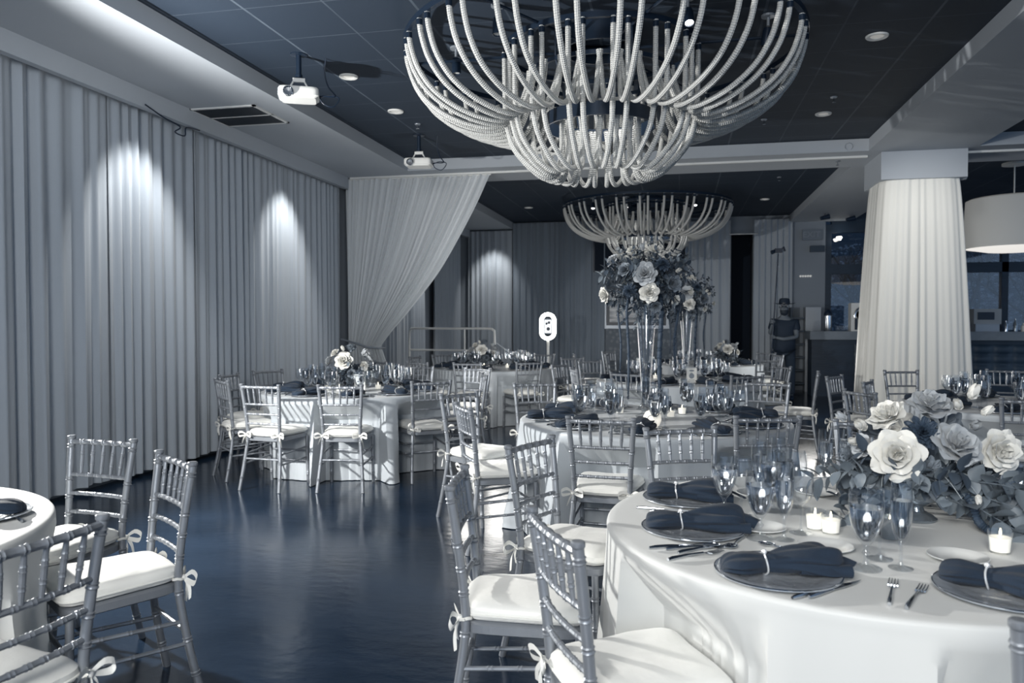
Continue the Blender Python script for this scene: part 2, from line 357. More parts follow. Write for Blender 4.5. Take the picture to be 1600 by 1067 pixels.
def gathered():
    right = [(-2.62, 3.52), (-2.80, 3.10), (-3.05, 2.62), (-3.36, 2.12), (-3.78, 1.62), (-4.10, 1.28), (-4.27, 1.07)]
    sp = cat_spline([(x, 0, z) for x, z in right], 60)
    def xr(z):
        for i in range(59):
            if sp[i].z >= z >= sp[i + 1].z: t = (sp[i].z - z) / max(1e-6, sp[i].z - sp[i + 1].z); return sp[i].x + (sp[i + 1].x - sp[i].x) * t
        return sp[-1].x if z < 2 else sp[0].x
    def f(u, v):
        z = 3.52 - v * 3.49
        if z > 1.07:
            w = (3.52 - z) / (3.52 - 1.07); x0 = -4.80 + .04 * w; x1 = xr(z); e = 1 + .25 * sin(w * pi)
            # near the tie the left folds stay straight and the right ones crowd together
            x = x0 + (x1 - x0) * (u ** (1 + .15 * w)); a = .026 * (1 - .35 * w)
            sag = -.10 * sin(w * pi) * u
        else:
            w = (1.07 - z) / 1.07; x0 = -4.76 - .03 * w; x1 = -4.27 + .24 * w ** .6; x = x0 + (x1 - x0) * u; a = .022 + .02 * w; sag = 0
        ph = u * 2 * pi * 24 + 1.4 * sin(u * 9) + .5 * sin(u * 31)
        y = 10.53 + a * (sin(ph) + .45 * sin(ph * .47 + 1) + .25 * sin(ph * 2.1 + v * 2)) + sag
        return (x, y, z)
    r = MB().grid(f, 420, 60).build('gathered_drape', M['drape'])
    tag(r, 'pale sheer drape tied back to left, hanging from the ceiling beam', 'drape')
    band = MB().tube([(-4.84, 10.44, 1.19), (-4.55, 10.42, 1.12), (-4.42, 10.42, 1.075), (-4.25, 10.44, 1.06), (-4.23, 10.6, 1.06)], .014, 8)
    tag(band.build('tieback', M['greyp'], r), 'thin grey tieback cord')
    MB().box(-4.81, -2.60, 10.515, 10.545, 3.505, 3.53).build('header_tape', M['whitep'], r, smooth=False)
gathered()

# ------------------------------------------------------------------ ceiling fittings
def vent():
    e = empty('air_vent', (-4.38, 7.1, 3.54)); tag(e, 'long rectangular return air grille set into the left soffit', 'vent')
    b = MB(); x0, x1, y0, y1 = -.36, .36, -.34, .34
    for q in ((x0, x1, y0, y0 + .03), (x0, x1, y1 - .03, y1), (x0, x0 + .03, y0, y1), (x1 - .03, x1, y0, y1)): b.box(*q, -.012, 0)
    b.box(x0, x1, -.012, .012, -.012, 0); b.build('frame', M['whitep'], e, smooth=False)
    MB().box(x0 + .02, x1 - .02, y0 + .02, y1 - .02, -.003, -.001).build('backing', M['dark'], e, smooth=False)
    b = MB()
    for i in range(44):
        y = y0 + .035 + i * .0142
        b.add([(x0 + .03, y, -.011), (x1 - .03, y, -.011), (x1 - .03, y + .008, -.003), (x0 + .03, y + .008, -.003)], [(0, 1, 2, 3)])
    b.build('louvre_blades', M['greyp'], e, smooth=False)
vent()
def downlight(x, y, label, r=.085, z=3.69):
    e = empty('ceiling_downlight', (x, y, z)); tag(e, label, 'ceiling light')
    MB().lathe([(r, 0), (r, -.008), (r * .93, -.014), (r * .62, -.008), (r * .60, .0), (r * .6, 0)], 28).build('trim_ring', M['whitep'], e)
    MB().lathe([(.001, -.004), (r * .62, -.004)], 24).build('lens', M['downl'], e)
downlight(-2.97, 6.60, 'round white recessed downlight just right of the nearer projector')
downlight(-2.97, 7.79, 'round white recessed downlight between the two projectors')
downlight(1.50, 6.56, 'largest recessed downlight, on ceiling right of the big chandelier')
downlight(1.50, 8.87, 'smaller recessed downlight on right side of the ceiling near cross beam')
downlight(-2.92, 14.9, 'recessed downlight beyond the cross beam above the back left curtains')
downlight(1.51, 14.8, 'recessed downlight beyond the cross beam, right of the far chandelier')
def sprinkler(x, y, label, z=3.69):
    e = empty('sprinkler', (x, y, z)); tag(e, label, 'sprinkler')
    MB().lathe([(.001, 0), (.035, 0), (.03, -.01), (.001, -.012)], 16).build('escutcheon', M['greyp'], e)
    MB().lathe([(.007, -.01), (.007, -.05), (.02, -.052), (.02, -.055), (.001, -.056)], 12).build('head', M['chrome'], e)
sprinkler(-2.92, 8.35, 'small ceiling sprinkler head above the farther projector')
sprinkler(1.49, 8.24, 'small ceiling sprinkler head between the right downlights')
sprinkler(.90, 8.98, 'dark ceiling sprinkler head right of the big chandelier rim')
sprinkler(1.495, 12.6, 'ceiling sprinkler head beyond cross beam above far chandelier right')
sprinkler(2.0, 10.75, 'sprinkler head under the cross beam near the column', 3.54)

def projector(x, y, rz, label, s=1.0):
    e = empty('projector', (x, y, 3.69), rz); tag(e, label, 'projector')
    MB().lathe([(.001, 0), (.07, 0), (.07, -.008), (.022, -.012), (.022, -.17), (.03, -.172), (.03, -.20), (.001, -.20)], 20).build('ceiling_mount', M['blackmetal'], e)
    b = MB(); b.box(-.05, .05, -.012, .012, -.232, -.20)
    for sx in (-1, 1): b.tube([(sx * .045, 0, -.225), (sx * .07, .0, -.27), (sx * .085, 0, -.30)], .008, 6)
    b.build('bracket', M['whitep'], e)
    W_, D_, h0, h1 = .165, .125, -.385, -.295
    def f(u, v):
        th = u * 2 * pi; k = 1 / ((abs(cos(th)) ** 8 + abs(sin(th)) ** 8) ** .125); q = 1 - .06 * (2 * v - 1) ** 6 - (.10 * (1 - v) if v < .25 else 0)
        return (W_ * k * cos(th) * q, D_ * k * sin(th) * q, h0 + (h1 - h0) * v)
    b = MB().grid(f, 64, 9, wrap=True); nv = 9
    b.f.append(tuple(i * nv for i in range(64))[::-1]); b.f.append(tuple(i * nv + 8 for i in range(64)))
    b.build('case', M['whitep'], e)
    l = MB().lathe([(.04, 0), (.042, .03), (.034, .034), (.03, .02), (.001, .018)], 20); l.xf(Matrix.Translation((-.08, -D_, -.35)) @ Matrix.Rotation(pi / 2, 4, 'X')); l.build('lens', M['chrome'], e)
    g = MB()
    for i in range(5):
        for j in range(3): g.box(-W_ - .004, -W_ + .003, -.07 + i * .028, -.05 + i * .028, -.365 + j * .022, -.35 + j * .022)
    g.build('grille', M['greyp'], e, smooth=False)
    c = MB()
    c.tube(cat_spline([(.22, .05, 0), (.21, .06, -.12), (.24, .05, -.24), (.30, 0, -.33), (.2, -.02, -.34), (.16, .02, -.34)], 30), .006, 6)
    c.tube(cat_spline([(.16, .05, -.34), (.24, .06, -.31), (.33, .02, -.34), (.28, 0, -.42), (.2, .0, -.40), (.17, 0, -.35)], 24), .005, 6)
    c.build('cable', M['dark'], e)
projector(-3.14, 5.98, radians(25), 'nearer white projector hanging from the ceiling by left soffit')
projector(-3.08, 8.85, radians(8), 'farther white projector hanging in front of the cross beam')
cb = MB().tube(cat_spline([(-4.71, 6.1, 3.40), (-4.71, 6.35, 3.35), (-4.68, 6.55, 3.31), (-4.70, 6.50, 3.25), (-4.68, 6.62, 3.24), (-4.69, 6.66, 3.33), (-4.71, 6.9, 3.36)], 30), .007, 6)
tag(cb.build('cable', M['dark']), 'loop of black cable hanging below the cornice above curtains', 'cable')
# small things on the beam near the column
for x, l in ((2.02, 'left one of two small sensors on the beam beside the column'), (2.35, 'right one of two small sensors on the beam, touching the column head')):
    b = MB().lathe([(.001, -.045), (.03, -.04), (.042, -.015), (.045, 0)], 18); o = b.build('sensor', M['greyp']); o.location = (x, 10.17 + .0, 3.60); o.rotation_euler = (radians(-90) + pi, 0, 0); tag(o, l, 'sensor')

# ------------------------------------------------------------------ rope chandelier
def chandelier():
    e = empty('rope_chandelier'); 
    def ring(r, z, hh, tt, nm, m=M['blackmetal']):
        b = MB().lathe([(r - tt, z - hh), (r, z - hh), (r, z + hh), (r - tt, z + hh), (r - tt, z - hh)], 96); return b.build(nm, m, e)
    ring(1.52, 3.545, .020, .035, 'outer_ring'); ring(.755, 3.545, .020, .03, 'middle_ring'); ring(.56, 3.36, .015, .02, 'inner_ring')
    ring(.43, 3.0, .05, .014, 'lower_band', M['blackmetal'])
    MB().lathe([(.28, 3.545), (.30, 3.545), (.30, 3.69), (.28, 3.69)], 40).build('ceiling_canopy', M['blackmetal'], e)
    b = MB()
    for k in range(6):
        a = k * pi / 3; c, s_ = cos(a), sin(a)
        b.tube([(.29 * c, .29 * s_, 3.56), (1.49 * c, 1.49 * s_, 3.56)], .012, 6)
        b.tube([(.42 * c, .42 * s_, 3.05), (.55 * c, .55 * s_, 3.36), (.55 * c, .55 * s_, 3.56)], .008, 6)
    b.build('frame_arm', M['blackmetal'], e)
    A = [(1.50, 3.53), (1.485, 3.42), (1.43, 3.27), (1.32, 3.13), (1.15, 3.02), (.95, 2.955), (.80, 2.95), (.69, 3.01), (.62, 3.13), (.57, 3.28), (.56, 3.37)]
    B = [(.745, 3.53), (.742, 3.30), (.735, 3.05), (.69, 2.84), (.58, 2.69), (.47, 2.60), (.39, 2.585), (.33, 2.64), (.305, 2.78), (.30, 2.93), (.30, 3.0)]
    def rope_mesh(P, nm, tw):
        b = MB(); pts = cat_spline([(r * cos(tw * max(0, (i - 3) / 7) ** 1.5), r * sin(tw * max(0, (i - 3) / 7) ** 1.5), z) for i, (r, z) in enumerate(P)], 48); b.tube(pts, .0195, 10, uv=True); return b.mesh(nm, M['rope'])
    def ferr(r, z, nm):
        return MB().lathe([(.0215, -.02), (.0225, -.02), (.0225, .02), (.0215, .02)], 12, (r, 0, z)).mesh(nm, M['blackmetal'])
    ra, rb = [rope_mesh(A, 'long_rope', q) for q in (.10, -.10)], [rope_mesh(B, 'short_rope', q) for q in (.22, -.22)]; fa, fb = ferr(1.499, 3.50, 'rope_clip'), ferr(.745, 3.50, 'rope_clip')
    rnd = random.Random(3)
    for n, me, fm, off in ((48, ra, fa, .03), (30, rb, fb, .08)):
        for k in range(n):
            a = 2 * pi * (k + (.17 if k % 2 else -.17)) / n + off
            o = bpy.data.objects.new('rope', me[k % 2]); COL.objects.link(o); o.parent = e; o.rotation_euler = (0, 0, a); o.scale = (1, 1, 1)
            c = bpy.data.objects.new('rope_clip', fm); COL.objects.link(c); c.parent = o
    return e
ch = Proto(chandelier())
ch.put((-.617, 6.04, 0), 0, 'huge two-tier chandelier of looped white rope above the nearest tables', 'chandelier')
ch.put((-.60, 14.15, 0), .05, 'smaller-looking rope chandelier beyond the cross beam, above tall flowers', 'chandelier')

def spotlight(x, y, label, tilt, rz, lit=False, z=3.69):
    e = empty('ceiling_spotlight', (x, y, z), rz); tag(e, label, 'spotlight')
    MB().lathe([(.001, 0), (.05, 0), (.05, -.015), (.012, -.02), (.012, -.08), (.001, -.08)], 16).build('mount', M['greyp'], e)
    R = Matrix.Translation((0, 0, -.09)) @ Matrix.Rotation(tilt, 4, 'X')
    MB().lathe([(.001, 0), (.032, -.005), (.036, -.03), (.036, -.13), (.030, -.13), (.028, -.11), (.028, -.105)], 20).xf(R).build('head', M['blackmetal'], e)
    MB().lathe([(.001, -.118), (.030, -.118)], 20).xf(R).build('bulb', M['lamplens'] if lit else M['whitep'], e)
spotlight(-1.27, 5.35, 'black spotlight head inside big chandelier, upper left', -.15, 0)
spotlight(-1.80, 6.10, 'black spotlight head seen through the left ropes of big chandelier', -.1, .5)
spotlight(.04, 5.50, 'lit spotlight head inside the big chandelier, upper right', -.5, .2, True)
spotlight(.62, 5.95, 'unlit black spotlight seen through right ropes of big chandelier', .2, .8)
for dx, l, q in ((-.95, 'tiny lit spotlight inside the far chandelier, left side', True), (-.35, 'tiny lit spotlight inside the far chandelier, middle', True), (.85, 'tiny lit spotlight inside the far chandelier, right side', True)):
    spotlight(-.60 + dx, 14.0, l, -.5, .1, q)

# ------------------------------------------------------------------ chairs
def lerp(a, b, t): return a + (b - a) * t
def bamboo(b, P, r, rings, n=9, samples=24, taper=None):
    base = cat_spline(P, 60); L = [0]
    for i in range(1, 60): L.append(L[-1] + (base[i] - base[i - 1]).length)
    tot = L[-1]
    def at(t):
        d = t * tot
        for i in range(59):
            if L[i + 1] >= d: f = (d - L[i]) / max(1e-9, L[i + 1] - L[i]); return base[i].lerp(base[i + 1], f)
        return base[-1]
    ts = set([i / samples for i in range(samples + 1)]); w = .0065 / tot; bump = {}
    for q in rings:
        for dt, k in ((-1.6, 1.0), (-1, 1.22), (-.35, 1.04), (.35, 1.04), (1, 1.22), (1.6, 1.0)):
            t = min(1, max(0, q + dt * w)); ts.add(t); bump[t] = k
    ts = sorted(ts); pts = [at(t) for t in ts]; rs = [r * bump.get(t, 1.0) * (taper(t) if taper else 1) for t in ts]
    b.tube(pts, rs, n)
POST = lambda s: [(s * .195, -.262, 0), (s * .178, -.218, .22), (s * .160, -.190, .43), (s * .160, -.195, .56), (s * .172, -.215, .74), (s * .184, -.238, .90)]
def post_at(s, z):
    P = cat_spline(POST(s), 80)
    for i in range(79):
        if P[i + 1].z >= z: return P[i].lerp(P[i + 1], (z - P[i].z) / max(1e-9, P[i + 1].z - P[i].z))
    return P[-1]
def make_chair():
    e = empty('chiavari_chair')
    for s in (-1, 1):
        b = MB(); bamboo(b, POST(s), .0152, [.12, .27, .47, .62, .71, .80, .965], 10, 26)
        t = post_at(s, .90); b.lathe([(.001, .020), (.015, .0195), (.0185, .016), (.0185, .006), (.0155, .002), (.001, -.01)], 14, (t.x, t.y, t.z - .002))
        b.build('back_post', M['chair'], e)
        b = MB(); bamboo(b, [(s * .19, .20, 0), (s * .188, .19, .2), (s * .188, .185, .43)], .0142, [.2, .5, .78], 10, 10); b.build('front_leg', M['chair'], e)
    def rail(z, r, nr, nm, bow):
        a, c = post_at(-1, z), post_at(1, z); mid = (a + c) / 2 + Vector((0, -bow, 0)); b = MB()
        bamboo(b, [a, a.lerp(c, .25) + Vector((0, -bow * .75, 0)), mid, a.lerp(c, .75) + Vector((0, -bow * .75, 0)), c], r, [(i + 1) / (nr + 1) for i in range(nr)], 8, 12); b.build(nm, M['chair'], e)
    rail(.888, .0125, 5, 'top_rail', .014); rail(.740, .0095, 6, 'back_rail', .012); rail(.655, .009, 6, 'back_rail', .012); rail(.572, .009, 6, 'back_rail', .010)
    for k in range(5):
        t = (k + 1) / 6; a = post_at(-1, .888).lerp(post_at(1, .888), t); c = post_at(-1, .740).lerp(post_at(1, .740), .5 + (t - .5) * .98)
        bw = -.013 * (1 - (2 * t - 1) ** 2); a = a + Vector((0, bw, 0)); c = c + Vector((0, bw, 0)); b = MB()
        bamboo(b, [c, c.lerp(a, .5), a], .0078, [.33, .66], 8, 8, lambda q: .82 + .3 * sin(q * pi)); b.build('spindle', M['chair'], e)
    def stretch(p, q, r=.0082):
        b = MB(); bamboo(b, [p, ((p[0] + q[0]) / 2, (p[1] + q[1]) / 2, (p[2] + q[2]) / 2), q], r, [.25, .5, .75], 7, 6); b.build('stretcher', M['chair'], e)
    for s in (-1, 1):
        for zr, zf in ((.31, .33), (.225, .235)):
            a = post_at(s, zr); stretch(tuple(a), (s * .188, .188, zf))
    a, c = post_at(-1, .27), post_at(1, .27); stretch(tuple(a), tuple(c))
    stretch((-.188, .19, .29), (.188, .19, .29)); stretch((-.188, .19, .20), (.188, .19, .20))
    # seat frame
    def outline(th, sc, wf=.200, wb=.162, d=.205):
        k = 1 / ((abs(cos(th)) ** 7 + abs(sin(th)) ** 7) ** (1 / 7)); y = d * k * sin(th) * sc; t = (y / d + 1) / 2
        return (lerp(wb, wf, t) * k * cos(th) * sc, y)
    b = MB(); prof = [(.93, .418), (1.0, .425), (1.0, .452), (.95, .458), (.05, .458)]
    b.grid(lambda u, v: (*outline(u * 2 * pi, prof[round(v * 4)][0]), prof[round(v * 4)][1]), 56, 5, wrap=True); b.f.append(tuple(i * 5 for i in range(56))[::-1]); b.build('seat_frame', M['chair'], e)
    # cushion: puffy, piped, tied on
    prof = [(.05, .459), (.90, .460), (1.0, .468), (1.045, .484), (1.035, .503), (.955, .518), (.76, .527), (.45, .531), (.0005, .532)]
    def cu(u, v):
        i = v * 8; k = min(int(i), 7); f = i - k; sc = lerp(prof[k][0], prof[k + 1][0], f); z = lerp(prof[k][1], prof[k + 1][1], f)
        th = u * 2 * pi; x, y = outline(th, sc, .198, .150, .205)
        w = .005 * noise.noise((x * 11, y * 11, 1.3)) + (.003 * sin(th * 37) if .9 < sc and z < .49 else 0)
        return (x * (1 + w * 2), y * (1 + w * 2) + .004, z + (w if z > .47 else 0))
    cush = MB().grid(cu, 96, 17, wrap=True).build('cushion', M['cushion'], e)
    b = MB(); pts = [(*outline(2 * pi * i / 72, 1.047, .198, .150, .205), .484) for i in range(73)]; b.tube([(x, y + .004, z) for x, y, z in pts], .0042, 6, cap=False); b.build('piping', M['ribbon'], cush)
    for s in (-1, 1):
        p = post_at(s, .475); b = MB(); rnd = random.Random(7 + s)
        def strip(P, w, tw=0):
            pts = cat_spline(P, 16); vs = []; 
            for i, q in enumerate(pts):
                a = tw * i / 15; ww = w * (.55 + .45 * sin(pi * min(1, i / 15 * 1.0)))
                vs += [q + Vector((0, sin(a), cos(a))) * ww, q - Vector((0, sin(a), cos(a))) * ww]
            b.add(vs, [(2 * i, 2 * i + 1, 2 * i + 3, 2 * i + 2) for i in range(15)])
        k = Vector((p.x + s * .004, p.y - .019, p.z))
        b.tube([p + Vector((.017 * cos(a), .017 * sin(a), .002 * sin(3 * a))) for a in [i * pi / 8 for i in range(17)]], .006, 6, cap=False)
        b.lathe([(.001, -.012), (.010, -.008), (.012, 0), (.010, .008), (.001, .012)], 10, tuple(k))
        for q in (-1, 1):
            strip([k, k + Vector((q * .03, -.02, .025)), k + Vector((q * .062, -.026, .012)), k + Vector((q * .058, -.018, -.012)), k + Vector((q * .025, -.008, -.008)), k], .011, .6 * q)
            strip([k, k + Vector((q * .012 + s * .006, -.014, -.035)), k + Vector((q * .022 + s * .012, -.010, -.075 - .02 * (q > 0)))], .010, .9 * q)
        # tie running from cushion corner to the post
        b.tube([(s * .135, -.17, .485), (s * .15, -.185, .482), tuple(k)], .0055, 6)
        b.build('tie_bow', M['ribbon'], cush)
    return e
CH = Proto(make_chair()); CHAIRS = []
T = dict(near=(.60, 2.74, .845), fore=(-2.86, 1.80, .85), mid=(-.18, 5.45, .93), left=(-3.17, 7.12, .89), far=(-2.70, 11.05, .93), back=(-.03, 9.12, .93), rear=(.45, 12.7, .85), right=(2.72, 6.98, .90))
def chair_posts(a, b, label, back=0):
    "a: left back post top, b: right back post top as seen from behind/front in world metres; the seat faces the table given by side sign"
    (ax, ay), (bx, by), side = a, b[:2], b[2]
    dx, dy = bx - ax, by - ay; l = hypot(dx, dy); fx, fy = -dy / l * side, dx / l * side
    mx, my = (ax + bx) / 2, (ay + by) / 2
    mx -= fx * back; my -= fy * back; CHAIRS.append((mx + fx * .236, my + fy * .236, atan2(-fx, fy))); CH.put((mx + fx * .236, my + fy * .236, 0), atan2(-fx, fy), label, 'chair')
def chair_at(x, y, table, label, jit=0):
    tx, ty, _ = T[table]; fx, fy = tx - x, ty - y; l = hypot(fx, fy); a = atan2(-fx / l, fy / l) + radians(jit)
    CHAIRS.append((x - sin(a) * .236, y + cos(a) * .236, a)); CH.put((x - sin(a) * .236, y + cos(a) * .236, 0), a, label, 'chair')
# foreground left
chair_posts((-2.775, 3.06), (-2.42, 3.02, -1), 'silver chair against the curtains at the foreground left table, farthest one there')
chair_posts((-2.105, 2.785), (-1.81, 2.58, -1), 'silver chair with white cushion standing alone right of the foreground left table')
chair_posts((-1.60, 1.45), (-1.56, 1.83, 1), 'nearest silver chair, cropped by bottom left corner of the photo')
# left table
chair_posts((-4.25, 6.44), (-3.99, 6.22, 1), 'leftmost silver chair of left round table, turned sideways with two bows')
chair_at(-4.50, 7.04, 'left', 'silver chair close to curtain, mostly hidden behind the sideways leftmost chair')
chair_at(-4.45, 7.72, 'left', 'silver chair between curtain and left round table, behind its dark napkins')
chair_posts((-3.66, 6.01), (-3.30, 5.98, 1), 'silver chair at front left of left round table, both bows showing', 0.08)
chair_posts((-3.0, 6.08), (-2.64, 6.15, 1), 'silver chair with its back straight to us at front of left round table', 0.1)
chair_posts((-2.40, 6.56), (-2.10, 6.80, 1), 'silver chair at the front right of left round table', 0.1)
chair_at(-3.95, 8.18, 'left', 'silver chair behind the glasses and flowers of the left round table')
chair_at(-3.07, 8.76, 'left', 'silver chair on far side of left round table, right of its number card', 4)
chair_at(-1.95, 7.60, 'left', 'silver chair seen edge-on at the right side of left round table')
chair_at(-2.27, 8.52, 'left', 'narrow-looking silver chair between left and far left tables, turned sideways', 10)
# far left table
chair_at(-3.38, 9.62, 'far', 'silver chair behind the left table, at front left of far left table')
chair_at(-3.95, 9.75, 'far', 'silver chair beside the tied part of the drape')
chair_at(-3.97, 11.2, 'far', 'silver chair beyond the drape at left edge of far left table')
chair_at(-3.78, 11.95, 'far', 'silver chair in shadow below railing, behind far left table napkins')
chair_at(-2.70, 9.62, 'far', 'silver chair at front of far left table with flowers right above it')
chair_at(-1.95, 10.0, 'far', 'silver chair at the front right of far left table, seat toward us visible', 0)
chair_at(-2.18, 12.45, 'far', 'silver chair on far side of far left table, below the ring light')
# middle table
chair_posts((-1.71, 5.43), (-1.54, 5.72, -1), 'silver chair left of middle table, farther of the two facing right')
chair_posts((-1.45, 4.90), (-1.25, 4.56, 1), 'silver chair left of middle table, nearer one with long post and bow')
chair_posts((-.60, 4.455), (-.235, 4.43, 1), 'silver chair with back to us at front left of middle table', 0.16)
chair_posts((.26, 4.66), (.64, 4.76, 1), 'silver chair with back to us at the front right of middle table', 0.16)
chair_at(-1.24, 6.62, 'mid', 'silver chair at back left of middle table, behind the dark napkins', -18)
chair_at(.76, 7.10, 'mid', 'silver chair at back right of middle table, behind the goblets', 12)
# near table
chair_posts((-.725, 3.19), (-.575, 3.575, -1), 'silver chair with long bow at left rear of foreground right table')
chair_posts((-.726, 2.38), (-.779, 2.75, -1), 'silver chair with large cushion and big bow at left of foreground right table')
chair_posts((-.415, 2.17), (-.235, 1.84, 1), 'blurred silver chair closest to us left of the white foreground cloth')
chair_posts((-.17, 3.90), (.185, 4.05, -1), 'silver chair facing us across foreground table, behind its glasses')
chair_posts((.597, 1.525), (.96, 1.46, 1), 'silver chair of which one post shows at the bottom right corner')
chair_at(1.02, 4.46, 'near', 'silver chair behind the left edge of foreground flowers', 10)
# table behind middle
chair_at(-1.47, 9.5, 'back', 'sideways silver chair left of the table with card, leftmost of the cluster', -6)
chair_at(-1.18, 8.72, 'back', 'silver chair with bright spindles left of the table with card')
chair_at(-1.66, 12.3, 'rear', 'narrow silver chair against dark back curtain, left of wallpaper')
chair_at(-1.55, 11.3, 'back', 'dim silver chair in front of the dark back curtain')
chair_at(-1.20, 10.5, 'back', 'dim silver chair just left of far table with dark napkin edge')
chair_at(-.54, 8.06, 'back', 'silver chair right in front of far table, behind the tall vase')
chair_at(.66, 7.98, 'back', 'silver chair in front of far table below its cluster of goblets', 0)
chair_at(1.20, 9.72, 'back', 'silver chair at right of far table with white cushion seen')
chair_posts((1.40, 8.42), (1.46, 8.79, 1), 'edge-on silver chair standing rightmost beside the middle tables')
chair_at(-1.17, 12.7, 'rear', 'silver chair with leaning posts before the patterned wallpaper')
chair_at(-1.24, 13.8, 'rear', 'faint silver chair just below framed picture on back wall')
# rear table
chair_at(1.21, 11.3, 'rear', 'silver chair with bright spindles below black doorway')
chair_at(1.46, 13.9, 'rear', 'far silver chair in front of the standing man, left one')
chair_at(1.56, 13.0, 'rear', 'far silver chair in front of the standing man, right one')
chair_at(.80, 14.4, 'rear', 'far silver chair seen at left edge of black doorway')
# right table
chair_at(2.38, 9.15, 'right', 'silver chair standing in front of the white column drape', 6)
chair_at(1.66, 7.44, 'right', 'silver chair angled at left of the right table, before column')
chair_at(1.50, 8.10, 'right', 'silver chair mostly hidden, farthest left of the right table by column', 10)
chair_at(1.36, 6.36, 'right', 'silver chair seen sideways at left front of the right table')
chair_at(3.55, 9.5, 'right', 'silver chair at far side of right table beside drape edge')
chair_posts((2.20, 5.98), (2.58, 5.96, 1), 'silver chair with back to us between foreground flowers and right table')

# ------------------------------------------------------------------ tables and cloths
def table(key, label, cl_label, m, seed, flare=.13):
    x, y, R = T[key]
    e = empty('round_table', (x, y, 0)); tag(e, label, 'table', None)
    MB().lathe([(.001, .735), (R - .02, .735), (R - .01, .745), (R - .02, .757), (.001, .757)], 48).build('tabletop', M['wood'], e)
    MB().lathe([(.001, 0), (.28, 0), (.28, .03), (.05, .06), (.04, .70), (.14, .735), (.001, .735)], 24).build('pedestal', M['blackmetal'], e)
    rnd = random.Random(seed); ph = [rnd.uniform(0, 6.28) for _ in range(8)]
    zt = .766
    NT = 330; lim = [0] * 330      # how far out the hanging cloth can go before it meets a tucked-in seat
    for i in range(NT):
        th = 2 * pi * i / NT; r = R - .40; first = None
        while r < R + .30:
            px, py = x + r * cos(th), y + r * sin(th)
            for (cx, cy, a) in CHAIRS:
                dx, dy = px - cx, py - cy
                if dx * dx + dy * dy > .25: continue
                lx, ly = dx * cos(a) + dy * sin(a), -dx * sin(a) + dy * cos(a)
                if abs(lx) < .215 and -.30 < ly < .222: first = r; break
            if first is not None: break
            r += .01
        lim[i] = (first - .012) if first is not None else R + .40
    sm_ = []
    for i in range(NT):
        w = [lim[(i + k) % NT] for k in range(-12, 13)]; sm_.append(min(w[9:16]) * .3 + min(min(w[9:16]), sum(w) / 25) * .7)
    def f(u, v):
        th = u * 2 * pi
        if v < .18:
            r = R * (v / .18) * .985; z = zt + .0012 * noise.noise((r * cos(th) * 5, r * sin(th) * 5, seed)); return (r * cos(th), r * sin(th), z)
        if v < .26:
            a = (v - .18) / .08 * pi / 2; return ((R * .985 + .016 * sin(a)) * cos(th), (R * .985 + .016 * sin(a)) * sin(th), zt - .016 * (1 - cos(a)))
        w = (v - .26) / .74; z = zt - .016 - w * (zt - .022)
        p = th * 11 + ph[0] + .9 * sin(th * 2 + ph[1]) + .5 * sin(th * 5 + ph[2])
        fo = (.5 + .5 * sin(p)) ** 1.7 + .3 * sin(th * 23 + ph[3]) * w + .18 * sin(th * 37 + ph[4] + 2 * w)
        r = R + .001 + w ** .75 * (flare * .15 + flare * (.6 if key == 'near' else .95) * fo * (.45 + .55 * w)) * (.8 + .2 * sin(th * 3 + ph[5]))
        if w > .93: r += .012 * sin(th * 9 + ph[6])
        lm = sm_[round(u * NT) % NT]
        if lm < r: r = lerp(r, lm + .012 * (fo - .5), min(1, max(0, w - .04) * 4.5))
        return (r * cos(th), r * sin(th), z)
    o = MB().grid(f, 330, 52, wrap=True).build('tablecloth', m, loc=(x, y, 0)); tag(o, cl_label, 'tablecloth')
table('near', 'round banquet table in right foreground under bright white cloth', 'bright white satin tablecloth over the table in right foreground', M['cloth'], 2, .09)
table('fore', 'round table cut off by left edge of the photo', 'pale satin tablecloth on table cut off by the left edge', M['cloth'], 3)
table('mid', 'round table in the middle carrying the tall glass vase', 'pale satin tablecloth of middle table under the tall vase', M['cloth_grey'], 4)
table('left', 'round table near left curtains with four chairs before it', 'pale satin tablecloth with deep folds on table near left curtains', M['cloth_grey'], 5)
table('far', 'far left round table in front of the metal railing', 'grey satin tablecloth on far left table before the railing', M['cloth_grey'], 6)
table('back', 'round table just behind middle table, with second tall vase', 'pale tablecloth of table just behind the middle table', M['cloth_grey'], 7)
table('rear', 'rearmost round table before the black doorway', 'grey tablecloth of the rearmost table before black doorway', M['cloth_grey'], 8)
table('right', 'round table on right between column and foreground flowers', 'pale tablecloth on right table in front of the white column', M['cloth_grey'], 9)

# ------------------------------------------------------------------ tableware
Z0 = .768
def make_goblet():
    e = empty('water_goblet')
    MB().lathe([(.001, 0), (.038, 0), (.0385, .003), (.030, .007), (.010, .012), (.006, .02), (.0055, .032), (.0105, .040), (.0055, .048), (.006, .056), (.014, .066), (.024, .080), (.034, .105), (.0405, .135), (.0425, .160), (.0405, .198),
                (.0390, .198), (.0408, .160), (.0388, .135), (.0322, .106), (.0222, .083), (.012, .070), (.001, .067)], 24).build('glass', M['glass'], e)
    MB().lathe([(.001, .0685), (.0115, .0715), (.0216, .0845), (.0316, .107), (.0382, .136), (.0400, .155), (.001, .155)], 20).build('water', M['water'], e)
    return e
def make_wine():
    e = empty('wine_glass')
    MB().lathe([(.001, 0), (.034, 0), (.0345, .002), (.012, .007), (.0045, .015), (.004, .085), (.012, .093), (.030, .11), (.038, .135), (.0375, .16), (.032, .198), (.0308, .198), (.036, .16), (.0365, .135), (.0285, .112), (.010, .096), (.001, .094)], 24).build('glass', M['glass'], e)
    return e
